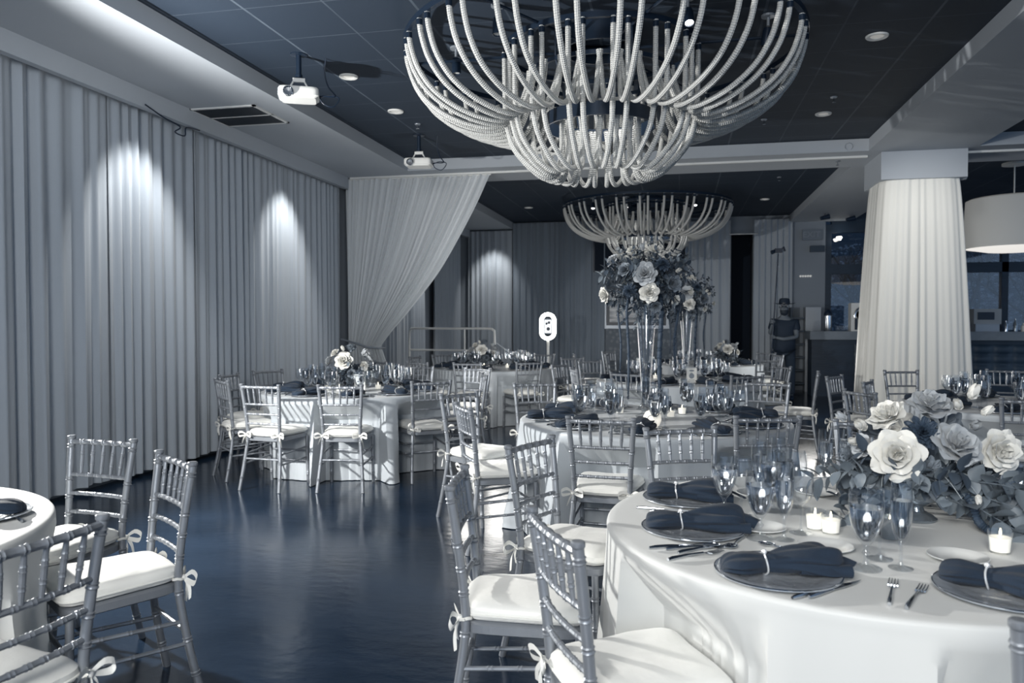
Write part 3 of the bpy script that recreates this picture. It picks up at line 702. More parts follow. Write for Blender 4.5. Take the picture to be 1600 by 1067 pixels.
def make_flute():
    e = empty('champagne_flute')
    MB().lathe([(.001, 0), (.031, 0), (.0315, .002), (.010, .008), (.0045, .018), (.0045, .060), (.010, .072), (.022, .100), (.0275, .14), (.028, .18), (.0262, .232), (.0250, .232), (.0267, .18), (.0262, .14), (.0205, .102), (.008, .078), (.001, .075)], 20).build('glass', M['glass'], e)
    MB().lathe([(.001, .0785), (.0075, .081), (.0198, .104), (.0254, .14), (.0258, .17), (.0255, .182), (.001, .182)], 18).build('water', M['water'], e)
    return e
GOB, WIN, FLU = Proto(make_goblet()), Proto(make_wine()), Proto(make_flute())
def make_charger():
    e = empty('charger_plate')
    MB().lathe([(.001, .004), (.10, .004), (.115, .010), (.160, .016), (.165, .0155), (.1655, .0125), (.120, .004), (.10, 0), (.001, 0)], 48).build('plate', M['charger'], e)
    MB().tube([(.1635 * cos(2 * pi * i / 48), .1635 * sin(2 * pi * i / 48), .0155) for i in range(49)], .0022, 6, cap=False).build('beaded_rim', M['chrome'], e)
    return e
CHG = Proto(make_charger())
def make_bread():
    e = empty('bread_plate'); MB().lathe([(.001, .004), (.045, .004), (.055, .009), (.078, .015), (.080, .013), (.056, .004), (.045, 0), (.001, 0)], 36).build('plate', M['china'], e); return e
BRD = Proto(make_bread())
def make_napkin(seed):
    rnd = random.Random(seed); p = [rnd.uniform(0, 6) for _ in range(6)]; e = empty('napkin')
    prof = [(-.150, .012, .012), (-.140, .040, .020), (-.105, .058, .026), (-.060, .044, .026), (-.038, .030, .024), (-.02, .034, .026), (.03, .058, .033), (.09, .074, .036), (.13, .070, .034), (.155, .052, .028), (.166, .028, .018)]
    C = cat_spline(prof, 46)
    def f(u, v):
        i = v * 45; k = min(int(i), 44); q = C[k].lerp(C[k + 1], i - k); th = u * 2 * pi
        t = abs(q.x + .038) / .15; fo = 1 + (.07 + .20 * min(1, t)) * (sin(th * 5 + p[0] + q.x * 10) * .5 + .35 * sin(th * 9 + p[1] - q.x * 14) + .3 * sin(th * 2 + p[2]))
        y = q.y * cos(th) * fo; z = max(0, q.z * (1 + sin(th) * fo)); 
        z += .010 * max(0, t - .3) * sin(y * 60 + p[3]); return (q.x, y, max(.001, z))
    b = MB().grid(f, 72, 46, wrap=True); n = 46
    b.f.append(tuple(i * n for i in range(72))); b.f.append(tuple(i * n + 45 for i in range(72))[::-1])
    # rolled hem cone and loose corner flap
    def cone(u, v):
        a = u * 2 * pi * 1.15; r = .011 + .007 * v; return (.04 + v * .13, -.052 - .012 * v + r * cos(a) * (1 - .15 * u), .019 + r * sin(a) * (1 - .15 * u))
    b.grid(cone, 26, 8)
    def flap(u, v):
        return (.06 + v * (.13 + .03 * u), -.01 + (u - .35) * .10 * (1 - v * .75), .062 - .036 * v * v + .012 * sin(u * 3 + p[4]) - .016 * abs(u - .4))
    b.grid(flap, 9, 9)
    b.build('cloth', M['napkin'], e)
    r = MB(); r.tube([(-.038 + .003 * sin(a * 2), .034 * cos(a), .0255 + .0295 * sin(a)) for a in [2 * pi * i / 28 for i in range(29)]], .0026, 6, cap=False)
    ro = r.build('napkin_ring', M['ringm'], e)
    MB().lathe([(.001, -.0075), (.0055, -.005), (.0075, 0), (.0055, .005), (.001, .0075)], 12, (-.040, -.010, .058)).build('pearl', M['ringm'], ro)
    return e
NAPS = [Proto(make_napkin(s)) for s in (1, 2, 3)]
def make_knife():
    e = empty('table_knife')
    h = MB().tube([(0, -.12, .006), (0, -.10, .0065), (0, -.05, .006), (0, -.02, .005)], [.004, .0062, .0055, .0036], 8); h.build('handle', M['chrome'], e)
    vs = [(-.004, -.022, .005), (.005, -.022, .005), (.009, .02, .005), (.008, .07, .004), (.001, .105, .004), (-.004, .07, .004)]
    b = MB().add(vs + [(x, y, z + .0015) for x, y, z in vs], [(5, 4, 3, 2, 1, 0), (6, 7, 8, 9, 10, 11)] + [(i, (i + 1) % 6, 6 + (i + 1) % 6, 6 + i) for i in range(6)]); b.build('blade', M['chrome'], e, smooth=False); return e
def make_fork():
    e = empty('dinner_fork')
    MB().tube([(0, -.105, .004), (0, -.09, .006), (0, -.03, .009), (0, .02, .008)], [.005, .0062, .0036, .0034], 8).build('handle', M['chrome'], e)
    b = MB(); b.grid(lambda u, v: ((u - .5) * (.008 + .017 * min(1, v * 1.6)), .018 + v * .03, .008 - .004 * sin(v * 2)), 7, 7)
    for k in range(4):
        x = -.0105 + k * .007; b.tube([(x, .044, .0045), (x, .065, .0045), (x * .95, .088, .009)], [.0019, .0018, .001], 6)
    b.build('tines', M['chrome'], e); return e
def make_spoon():
    e = empty('spoon')
    MB().tube([(0, -.10, .004), (0, -.08, .006), (0, -.02, .007), (0, .02, .005)], [.005, .006, .0033, .003], 8).build('handle', M['chrome'], e)
    MB().grid(lambda u, v: (.018 * sin(u * 2 * pi) * sin(v * pi / 2), .045 + .027 * cos(u * 2 * pi) * sin(v * pi / 2), .003 + .006 * v * v), 24, 7, wrap=True).build('bowl', M['chrome'], e); return e
KNI, FRK, SPN = Proto(make_knife()), Proto(make_fork()), Proto(make_spoon())
def make_votive(m=None):
    e = empty('votive_candle')
    MB().lathe([(.001, 0), (.024, 0), (.026, .003), (.031, .062), (.0295, .062), (.0245, .006), (.001, .005)], 24).build('glass_cup', m or M['glass'], e)
    w = MB().lathe([(.001, .0065), (.0235, .0065), (.0270, .044), (.001, .046)], 20).build('wax', M['wax'], e)
    MB().lathe([(.0005, .046), (.0035, .052), (.0025, .060), (.0003, .068)], 8).build('flame', M['flame'], e)
    return e
VOT = Proto(make_votive()); VOTM = Proto(make_votive(M['mercury']))
def pol(key, deg, r):
    x, y, R = T[key]; a = radians(deg); return (x + r * cos(a), y + r * sin(a))

# ---- foreground table, written piece by piece
def nap(i, x, y, deg, label, z=Z0 + .010): NAPS[i].put((x, y, z), radians(deg), label, 'napkin')
near = [  # x, y, napkin angle, labels
    (.03, 2.98, -3, 'farthest left on foreground table, near chair facing us'),
    (.045, 2.55, 6, 'second nearest, at left end of foreground table'),
    (.26, 2.15, 14, 'closest to us, middle of foreground table edge'),
    (.80, 2.12, 118, 'at right front of foreground table')]
for i, (x, y, a, l) in enumerate(near):
    CHG.put((x, y, Z0), 0, 'glass charger plate ' + l, 'plate')
    nap(i % 3, x + .0, y, a if i < 3 else -30, 'dark navy napkin in a silver ring ' + l)
SET = [
    (KNI, .02, 2.365, -62, 'left long knife between the two left settings of foreground table'), (SPN, .055, 2.355, -66, 'spoon beside the knife between two left settings of foreground table'),
    (FRK, .055, 2.275, 127 - 180, 'upper fork lying left of the closest napkin'), (FRK, .085, 2.345, 125 - 180, 'second fork, tines pointing at bread plate left of closest napkin'),
    (KNI, .36, 2.045, -47, 'dark-handled knife right of closest napkin, front one'), (KNI, .395, 2.065, -43, 'dark-handled knife right of closest napkin, rear one'),
    (FRK, .525, 2.075, -17, 'left fork of the pair near the front table edge'), (FRK, .575, 2.05, -27, 'right fork of the pair near the front table edge'),
    (KNI, -.03, 2.80, -92, 'knife between the two farthest left napkins of foreground table'), (SPN, .0, 2.76, -94, 'spoon between the two farthest left napkins of foreground table'),
    (KNI, .12, 3.27, -35, 'knife near the rear left rim of foreground table'), (SPN, .17, 2.42, 160, 'dessert spoon right of second napkin on foreground table'),
    (SPN, .30, 2.40, 60, 'dessert spoon below the small plate on foreground table')]
for p, x, y, a, l in SET: p.put((x, y, Z0 + .001), radians(a), l, 'cutlery')
for x, y, l in ((.264, 2.61, 'small white plate under the middle goblets of foreground table'), (.43, 2.43, 'small white plate with highlight left of right goblet'), (.78, 2.40, 'small white plate at right front of foreground table'), (.53, 3.20, 'small white plate left of flowers at back of foreground table'), (.30, 3.12, 'small white plate behind the left goblets of foreground table')):
    BRD.put((x, y, Z0), 0, l, 'plate')
for p, x, y, l in (
    (GOB, .155, 2.765, 'water goblet at left of foreground table, leftmost of the cluster'), (WIN, .215, 2.80, 'wine glass touching leftmost goblet of foreground cluster'),
    (GOB, .25, 2.505, 'large water goblet in front of the small plate, centre cluster'), (FLU, .322, 2.51, 'champagne flute just right of centre cluster goblet'),
    (WIN, .385, 2.60, 'wide wine glass right of centre cluster on foreground table'), (GOB, .33, 2.885, 'water goblet at the back of centre cluster, left'), (FLU, .29, 2.96, 'champagne flute rising behind centre cluster'),
    (WIN, .42, 2.97, 'wine glass at the back of centre cluster, right'), (FLU, .37, 3.05, 'champagne flute farthest back in centre cluster'),
    (GOB, .505, 2.262, 'water goblet in right foreground, nearest glass to us'), (FLU, .60, 2.285, 'champagne flute right beside the nearest goblet'), (WIN, .565, 2.365, 'wine glass standing behind the nearest goblet'),
    (FLU, .585, 3.325, 'champagne flute left of the foreground flowers, left of two'), (FLU, .665, 3.36, 'champagne flute left of the foreground flowers, right of two'),
    (GOB, 1.10, 2.80, 'water goblet cut by right edge of photo'), (WIN, 1.22, 3.0, 'wine glass behind the flowers near right photo edge')):
    p.put((x, y, Z0), random.Random(int(x * 999)).uniform(0, 6), l, 'glass', None, 1.1 if p is GOB else 1.04)
VOT.put((.437, 2.655, Z0), 0, 'left of the two lit votive candles in foreground', 'candle', None, 1.05)
VOT.put((.478, 2.615, Z0), 0, 'right of the two lit votive candles in foreground', 'candle', None, 1.05)
VOT.put((.925, 2.50, Z0), 0, 'single lit votive candle at right foreground', 'candle', None, 1.08)
VOTM.put((.650, 2.60, Z0), 0, 'dark mercury glass votive behind the nearest goblet', 'candle', None, 1.1)

# ---- the other tables
NM = dict(fore='cut-off left foreground table', mid='middle table', left='left round table', far='far left table', back='table behind the middle one', rear='rearmost table', right='right table by the column')
PLACES = ['nearest us', 'front left', 'left front', 'left rear', 'rear left', 'farthest from us', 'rear right', 'right rear', 'right front', 'front right']
def lay(key, angs, pieces, seed):
    rnd = random.Random(seed); x0, y0, R = T[key]; nm = NM[key]; cam_a = math.degrees(atan2(-y0, -x0)); order = sorted(angs, key=lambda a: (cam_a - a + 18) % 360)
    for a in angs:
        k = order.index(a); pl = PLACES[k if len(angs) == 10 else min(9, round(k * 10 / len(angs)))]
        px, py = pol(key, a, R - .20); toward = radians(a + 180)
        CHG.put((px, py, Z0), 0, 'glass charger plate, %s on the %s' % (pl, nm), 'plate', 'charger plates on the ' + nm)
        nrz = (toward + rnd.uniform(-.3, .3)) if key != 'mid' else toward + rnd.uniform(-.15, .15)
        NAPS[rnd.randrange(3)].put((px, py, Z0 + .010), nrz, 'dark ringed napkin, %s on the %s' % (pl, nm), 'napkin', 'dark napkins on the ' + nm)
        for p, da, rr, w, nmg in ((GOB, 9, .42, 'water goblet', 'water goblets'), (WIN, 15, .36, 'wine glass', 'wine glasses'), (FLU, 14, .47, 'champagne flute', 'champagne flutes')):
            if {'water goblet': 'g', 'wine glass': 'w', 'champagne flute': 'c'}[w] not in pieces: continue
            qx, qy = pol(key, a + da + rnd.uniform(-2, 2), R - rr + rnd.uniform(-.015, .015))
            p.put((qx, qy, Z0), rnd.uniform(0, 6), 'clear %s, %s on the %s' % (w, pl, nm), 'glass', '%s on the %s' % (nmg, nm), 1.1)
        if 'k' in pieces:
            for p, da, w in ((KNI, 14, 'table_knife'), (FRK, -14, 'fork')):
                qx, qy = pol(key, a + da, R - .19); p.put((qx, qy, Z0 + .001), radians(a + 90), '%s, %s on the %s' % ('table knife' if p is KNI else 'dinner fork', pl, nm), 'cutlery', '%s on the %s' % ('knives' if p is KNI else 'forks', nm))
lay('mid', [-130 + i * 36 for i in range(10)], 'wgck', 11)
lay('left', [-104 + i * 36 for i in range(10)], 'wgck', 12)
lay('far', [-118 + i * 36 for i in range(10)], 'wgc', 13)
lay('back', [-100 + i * 36 for i in range(10)], 'wgc', 14)
lay('rear', [-100 + i * 40 for i in range(9)], 'g', 15)
lay('right', [-120 + i * 36 for i in range(10)], 'wgc', 16)
for a in (8, 40):
    px, py = pol('fore', a, .62)
    CHG.put((px, py, Z0), 0, 'glass charger plate on cut-off left foreground table, %s' % ('nearer one' if a == 8 else 'farther one'), 'plate')
    NAPS[1].put((px, py, Z0 + .01), radians(a + 160), 'dark round-folded napkin on cut-off left foreground table, %s' % ('nearer one' if a == 8 else 'farther one'), 'napkin')
for x, y, a, l, p in ((-2.26, 2.22, 60, 'spoon right of the dark napkin on cut-off left table', SPN), (-2.24, 1.98, 80, 'knife on cut-off left table near its cloth edge', KNI)): p.put((x, y, Z0 + .001), radians(a), l, 'cutlery')

for k_, dx, dy, l in (('left', -.22, -.12, 'lit votive candle left of the flowers on the left round table'), ('left', .12, -.05, 'lit votive candle just right of the flowers on left round table'), ('left', .22, .10, 'lit votive candle behind the table card on left round table'), ('left', -.05, -.22, 'lit votive candle in front of the flowers on left round table'),
                   ('mid', .12, .1, 'lit votive candle right of tall vase foot on middle table'), ('mid', -.25, .25, 'lit votive candle left of tall vase foot on middle table'), ('mid', .2, .3, 'lit votive candle behind tall vase foot on middle table'),
                   ('far', -.1, -.15, 'lit votive candle below flowers on far left table'), ('far', .25, -.15, 'lit votive candle right of flowers on far left table'), ('far', .4, -.3, 'lit votive candle nearest the right edge of far left table'),
                   ('back', -.25, .1, 'lit votive candle left of second tall vase'), ('back', .3, .0, 'lit votive candle right of second tall vase')):
    VOT.put((T[k_][0] + dx, T[k_][1] + dy, Z0), 0, l, 'candle')

def number_card(x, y, rz, label, s=1.0):
    e = empty('table_card', (x, y, Z0), rz); tag(e, label, 'card'); w, h = .055 * s, .17 * s
    MB().box(-w, w, -.003, .003, .0, h).build('card', M['card'], e, smooth=False)
    b = MB(); b.box(-w * .45, w * .45, -.0045, -.0031, h * .80, h * .88)
    for k in range(3): b.box(-w * .6, w * .6, -.0045, -.0031, h * (.10 + .07 * k), h * (.125 + .07 * k))
    b.lathe([(.001, 0), (w * .45, 0), (w * .5, .0012)], 20, (0, 0, 0)); 
    k0 = len(b.v) - 60
    for i in range(k0, len(b.v)): px, py, pz = b.v[i]; b.v[i] = (px, -.0033 - pz, h * .50 + py * 1.1)
    b.build('print', M['print'], e, smooth=False)
    MB().box(-w * .35, w * .35, -.02, .02, 0, .006).build('holder', M['chrome'], e, smooth=False)
number_card(-3.02, 6.93, .05, 'upright white table card beside flowers on the left round table')
number_card(.13, 8.62, .05, 'upright white table card on the table behind the middle one')

def candle_globe():
    e = empty('candle_globe', (-.17, 5.02, Z0)); tag(e, 'round glowing white glass globe candle at foot of tall vase', 'candle')
    MB().lathe([(.001, 0), (.03, 0), (.045, .012), (.0585, .045), (.056, .075), (.04, .10), (.022, .108), (.020, .106), (.037, .097), (.0535, .074), (.055, .045), (.042, .015), (.001, .004)], 28).build('globe', M['wax'], e)
    b = MB().tube([(.03 * cos(a), -.052 - .004 * abs(sin(a)), .055 + .028 * sin(a)) for a in [radians(60 + i * 14) for i in range(18)]], .0022, 6); b.build('curl_ornament', M['greyp'], e)
    MB().lathe([(.0005, .10), (.004, .108), (.0005, .125)], 8).build('flame', M['flame'], e)
candle_globe()

# ------------------------------------------------------------------ flowers
def petal(b, R, th, tilt0, curl, L, Wd, cup, seed, base=.0, z0=0, point=.0):
    rnd = random.Random(seed); p1, p2 = rnd.uniform(0, 6), rnd.uniform(0, 6)
    def f(u, v):
        s_ = 2 * u - 1; w = Wd * (v ** .5) * (1 - .3 * max(0, v - .7) ** 1.3 / .3) 
        lenv = v * (1 - (.16 + point * .9) * s_ * s_)
        # march along the curved midrib
        n = 6; x, z = base, z0
        for i in range(n):
            t = lenv * (i + .5) / n; a = tilt0 + curl * t * t; x += L * lenv / n * sin(a); z += L * lenv / n * cos(a)
        y = s_ * w
        x -= cup * s_ * s_ * (1 - .5 * v); r = R * .035 * v
        z += r * 1.6 * sin(s_ * 4 + p1) + r * .9 * sin(s_ * 8 + p2); x += r * .6 * sin(s_ * 4 + p2)
        return (x * cos(th) - y * sin(th), x * sin(th) + y * cos(th), z)
    b.grid(f, 9, 8)
def rose_mesh(name, m, R, seed, openness=1.0, layers=5, point=.3):
    b = MB(); rnd = random.Random(seed); n0 = 3; th = 0
    for l in range(layers):
        t = l / (layers - 1); n = 3 + l
        for k in range(n):
            th = 2 * pi * k / n + l * .7 + rnd.uniform(-.15, .15)
            petal(b, R, th, radians(lerp(-4, 40, t) * openness), radians(lerp(4, 62, t) * openness), R * lerp(.72, 1.05, t), R * lerp(.34, .66, t), R * lerp(.20, .10, t), rnd.random(), base=R * lerp(.04, .12, t), z0=R * lerp(.10, -.18, t), point=point * t)
    b.lathe([(.001, -R * .3), (R * .2, -R * .22), (R * .22, R * .05), (R * .1, R * .3), (.001, R * .4)], 12)
    return b.mesh(name, m)
def ranunculus_mesh(name, m, R, seed):
    b = MB(); rnd = random.Random(seed)
    for l in range(7):
        n = 5 + l
        for k in range(n): petal(b, R, 2 * pi * k / n + l * .5, radians(4 + l * 11), radians(14 + 6 * l), R * (.55 + .07 * l), R * .24, R * .08, rnd.random(), base=R * .03 * l, z0=R * (.2 - .05 * l), point=0)
    return b.mesh(name, m)
def bud_mesh(name, m, R, seed):
    b = MB(); rnd = random.Random(seed)
    for k in range(5): petal(b, R, 2 * pi * k / 5, radians(26), radians(-62), R * 1.7, R * .55, R * .25, rnd.random(), base=R * .1, z0=-R * .6, point=.6)
    return b.mesh(name, m)
RW = [rose_mesh('white_rose', M['rose_white'], 1, s) for s in (1, 2)]; RBL = rose_mesh('blush_rose', M['rose_blush'], 1, 4, 1.0); RMD = rose_mesh('dusty_rose', M['rose_mid'], 1, 5, .8)
RAN = ranunculus_mesh('dark_ranunculus', M['rose_dark'], 1, 6); RANM = ranunculus_mesh('dusty_ranunculus', M['rose_mid'], 1, 8); BUD = bud_mesh('white_bud', M['rose_white'], 1, 7); BUDB = bud_mesh('blush_bud', M['rose_blush'], 1, 9)
def bloom(me, name, parent, pos, R, n):
    o = bpy.data.objects.new(name, me); COL.objects.link(o); o.parent = parent; o.location = pos; o.scale = (R, R, R)
    o.rotation_euler = Vector(n).to_track_quat('Z', 'Y').to_euler(); return o
def leaf(b, p, d, up, L, w, fold=.25, droop=.3):
    d = Vector(d).normalized(); s_ = d.cross(Vector(up)).normalized(); u_ = s_.cross(d)
    def f(u, v):
        k = 2 * u - 1; ww = w * sin(pi * (v ** .85)) ** .8 if 0 < v < 1 else 0
        return Vector(p) + d * L * v + s_ * k * ww + u_ * (abs(k) * ww * fold - droop * L * v * v)
    b.grid(f, 5, 8)
def branch(parent, start, direc, L, nleaf, size, seed, m, narrow=.42, name='leaf_branch', gravity=.35, label=None):
    rnd = random.Random(seed); b = MB(); d = Vector(direc).normalized(); P = Vector(start); pts = [P.copy()]
    for i in range(6):
        d = (d + Vector((rnd.uniform(-.15, .15), rnd.uniform(-.15, .15), -gravity / 6 + rnd.uniform(-.08, .08)))).normalized(); P = P + d * L / 6; pts.append(P.copy())
    C = cat_spline(pts, nleaf + 2); b.tube(C, [lerp(.0028, .0012, i / (nleaf + 1)) for i in range(nleaf + 2)], 5)
    for i in range(1, nleaf + 2):
        t = (C[min(i + 1, nleaf + 1)] - C[i - 1]).normalized(); a = rnd.uniform(0, 6.28)
        side = t.cross(Vector((cos(a), sin(a), .3))).normalized()
        for q in (-1, 1):
            dd = (t * .55 + side * q + Vector((0, 0, rnd.uniform(-.3, .2)))).normalized()
            leaf(b, C[i], dd, (rnd.uniform(-.4, .4), rnd.uniform(-.4, .4), 1), size * rnd.uniform(.7, 1.15), size * narrow * rnd.uniform(.8, 1.1), .2, rnd.uniform(.1, .4))
    o = b.build(name, m, parent); 
    if label: o['label'] = label
    return o

def near_centerpiece():
    cx, cy = .80, 2.87
    e = empty('floral_centerpiece', (cx, cy, Z0)); tag(e, 'large low bouquet of white and blush roses with eucalyptus in right foreground', 'flowers')
    v = MB().lathe([(.001, 0), (.062, 0), (.066, .008), (.050, .020), (.026, .032), (.022, .045), (.040, .055), (.078, .078), (.095, .11), (.100, .145), (.096, .145), (.090, .11), (.074, .082), (.001, .065)], 36)
    for i, (x, y, z) in enumerate(v.v):
        r = hypot(x, y)
        if z > .05 and r > .01: k = 1 + .035 * sin(atan2(y, x) * 9); v.v[i] = (x * k, y * k, z)
    v.build('footed_bowl', M['mercury'], e)
    def B(me, nm, x, y, z, R, n=None):   # world coordinates -> local
        p = Vector((x - cx, y - cy, z - Z0)); nn = n or (p - Vector((0, .05, .08))); bloom(me, nm, e, p, R, nn)
    B(RW[0], 'white_rose', .705, 2.74, 1.005, .092, (-.30, -1, .30)); B(RW[1], 'white_rose', 1.03, 2.83, 1.02, .078, (.25, -1, .12))
    B(RBL, 'blush_rose', .885, 2.78, 1.03, .088, (.25, -.8, .75)); B(RW[0], 'white_rose', .705, 2.84, 1.115, .072, (-.6, -.4, .75))
    B(RBL, 'blush_rose', .845, 2.90, 1.14, .085, (.1, -.5, 1)); B(RAN, 'dark_ranunculus', .795, 2.80, 1.075, .058, (0, -1, .5))
    B(BUD, 'rose_bud', .975, 2.88, 1.205, .036, (.4, -.3, 1)); B(BUD, 'rose_bud', .925, 2.86, 1.165, .030, (-.5, -.6, .8)); B(BUD, 'rose_bud', .995, 2.82, 1.15, .028, (.8, -.3, .8))
    B(BUDB, 'rose_bud', .955, 2.80, 1.105, .034, (.2, -1, .4)); B(BUD, 'rose_bud', .605, 2.82, 1.09, .026, (-.6, -.5, .6)); B(BUD, 'rose_bud', .585, 2.80, 1.04, .026, (-.8, -.5, .3))
    B(BUD, 'rose_bud', .625, 2.86, 1.085, .030, (-.5, -.3, .8)); B(RBL, 'blush_rose', .62, 2.83, 1.02, .045, (-.8, -.6, .2)); B(BUD, 'rose_bud', .935, 2.70, .885, .020, (0, -.3, -1))
    B(RMD, 'dusty_rose', .70, 2.98, 1.05, .06, (-.6, .5, .6)); B(RMD, 'dusty_rose', .92, 3.0, 1.08, .07, (.4, .6, .6)); B(RW[1], 'white_rose', .80, 3.03, 1.06, .06, (0, 1, .4)); B(RMD, 'dusty_rose', .60, 2.88, .98, .05, (-1, 0, .2))
    B(RANM, 'dusty_ranunculus', .80, 2.76, .955, .05, (0, -1, 0)); B(BUDB, 'rose_bud', .555, 2.85, 1.115, .028, (-.8, -.3, .7))
    rnd = random.Random(21)
    for k in range(40):
        a = 2 * pi * k / 40 + rnd.uniform(-.1, .1); el = rnd.uniform(-.35, .75) if not 3.5 < a < 5.6 else rnd.uniform(.25, .8); L = rnd.uniform(.17, .29) * (1.0 if el < .4 else .75)
        branch(e, (.05 * cos(a), .05 * sin(a), .13), (cos(a), sin(a), el), L, rnd.choice((5, 6, 7)), rnd.uniform(.045, .065), k, M['leaf'] if k % 3 else M['leaf_dark'], .40)
    for k, (dx, dy, dz, L) in enumerate([(1, -.75, .05, .32), (1, -.35, 0, .34), (.9, -.9, -.05, .30), (-1, -.35, -.1, .32), (-1, .1, .15, .30), (-.9, -.6, -.25, .26), (1, .1, .1, .3)]):
        branch(e, (.04 * dx, .04 * dy, .12), (dx, dy, dz), L, 8, .075, 100 + k, M['leaf'], .40)
    # bare twigs and amaranthus tail lying on the cloth
    b = MB()
    for k in range(10):
        a = rnd.uniform(-2.7, -.4); p0 = Vector((.05 * cos(a), .05 * sin(a), .12)); q = Vector((rnd.uniform(.16, .2) * cos(a), rnd.uniform(.14, .2) * sin(a), .17)); b.tube(cat_spline([p0, p0.lerp(q, .6) + Vector((0, 0, .03)), q, q + Vector((.04 * cos(a + .6), .04 * sin(a + .6), -.05))], 10), .0016, 5)
    b.build('twigs', M['stem'], e)
    b = MB(); P = cat_spline([(.09, -.08, .14), (.125, -.13, .10), (.14, -.16, .04), (.18, -.17, .014), (.25, -.14, .014)], 60)
    b.tube(P, [.008 + .006 * abs(sin(i * 1.7)) + .003 * (i / 60) for i in range(60)], 8); b.build('amaranthus_tail', M['rose_dark'], e)
near_centerpiece()

def tall_arrangement(x, y, label, seed, s=1.0, dens=1.0):
    e = empty('tall_floral_vase', (x, y, Z0)); tag(e, label, 'flowers'); H_ = .80
    MB().lathe([(.001, 0), (.070, 0), (.072, .006), (.045, .018), (.028, .035), (.026, .07), (.036, .25), (.056, .55), (.078, H_), (.074, H_), (.052, .55), (.032, .25), (.022, .08), (.001, .07)], 36).build('trumpet_vase', M['glass'], e)
    rnd = random.Random(seed); C = Vector((0, 0, H_ + .17))
    st = MB()
    for k in range(7): a = k * .9; st.tube([(.010 * cos(a), .010 * sin(a), .30), (.03 * cos(a), .03 * sin(a), .6), (.05 * cos(a), .05 * sin(a), H_ + .05)], .003, 5)
    st.build('stems', M['leaf_dark'], e)
    def B(me, nm, dx, dy, dz, R):
        p = C + Vector((dx, dy, dz)); bloom(me, nm, e, p, R, (dx, dy * 1.0 - .05, dz + .04))
    # front blooms (as seen from the camera) then the rest of the ball
    F = [(RW[0], 'white_rose', -.27, -.10, -.10, .065), (RW[1], 'white_rose', .03, -.24, -.09, .075), (RBL, 'blush_rose', .0, -.24, .03, .090), (RW[0], 'white_rose', .06, -.12, .20, .055), (RW[1], 'white_rose', -.09, -.12, .20, .045),
         (BUD, 'rose_bud', -.12, -.14, .15, .03), (RBL, 'blush_rose', -.22, -.12, .13, .055), (RMD, 'dusty_rose', .18, -.18, -.03, .07), (RMD, 'dusty_rose', -.13, -.2, .06, .06), (BUDB, 'rose_bud', -.02, -.16, .22, .035),
         (BUD, 'rose_bud', .22, -.14, .06, .03), (BUD, 'rose_bud', .25, -.12, .03, .028), (RW[0], 'white_rose', .20, -.16, -.14, .04), (RW[1], 'white_rose', .30, -.04, -.08, .035), (RMD, 'dusty_rose', .07, -.2, -.18, .05),
         (RBL, 'blush_rose', .10, .2, .05, .08), (RW[0], 'white_rose', -.12, .22, 0, .075), (RMD, 'dusty_rose', .22, .12, .1, .07), (RMD, 'dusty_rose', -.24, .1, -.03, .07), (RW[1], 'white_rose', .0, .1, .22, .06), (RAN, 'dark_ranunculus', -.1, -.22, -.08, .05), (RAN, 'dark_ranunculus', .12, -.2, .1, .05)]
    for q in F: B(*q)
    n = int(80 * dens)
    for k in range(n):
        z = 1 - 2 * (k + .5) / n; a = k * 2.4; r = sqrt(max(0, 1 - z * z)); d = (r * cos(a), r * sin(a), z * .85 + (.05 if z > 0 else -.1))
        branch(e, C + Vector(d) * .05, d, rnd.uniform(.20, .31), 8, rnd.uniform(.040, .062), seed * 100 + k, M['leaf_dark'] if k % 3 else M['leaf'], .27, gravity=.2)
    for k, (dx, dy, L, rr) in enumerate([(-.14, -.12, .62, .013), (.12, -.14, .60, .022), (-.22, .06, .45, .010), (.24, .05, .40, .012)]):
        b = MB(); p0 = C + Vector((dx * .8, dy * .8, -.1)); P = cat_spline([p0, p0 + Vector((dx * .12, dy * .1, -.12)), p0 + Vector((dx * .02, 0, -.12 - L * .5)), p0 + Vector((dx * .05, 0, -.12 - L))], 90)
        b.tube(P, [rr * (.55 + .3 * abs(sin(i * 1.3 + k)) + .3 * noise.noise((i * .7, k, 0))) * (1 if i < 70 else (92 - i) / 22) for i in range(90)], 8)
        for i in range(1, 88):
            for j in range(5):
                aa = rnd.uniform(0, 6.28); q = P[i] + Vector((rnd.uniform(-.004, .004), 0, rnd.uniform(-.004, .004))); leaf(b, q, (cos(aa), sin(aa), rnd.uniform(-.9, .2)), (0, 0, 1), rr * rnd.uniform(.6, 1.1), rr * .35)
        tag(b.build('amaranthus_strand', M['rose_dark'], e), 'long hanging amaranthus strand')
tall_arrangement(-.235, 5.55, 'tall glass trumpet vase crowned with roses and trailing strands on middle table', 3)
tall_arrangement(.075, 9.25, 'second tall glass vase with flowers, behind and right of the first', 4, 1.0, .6)

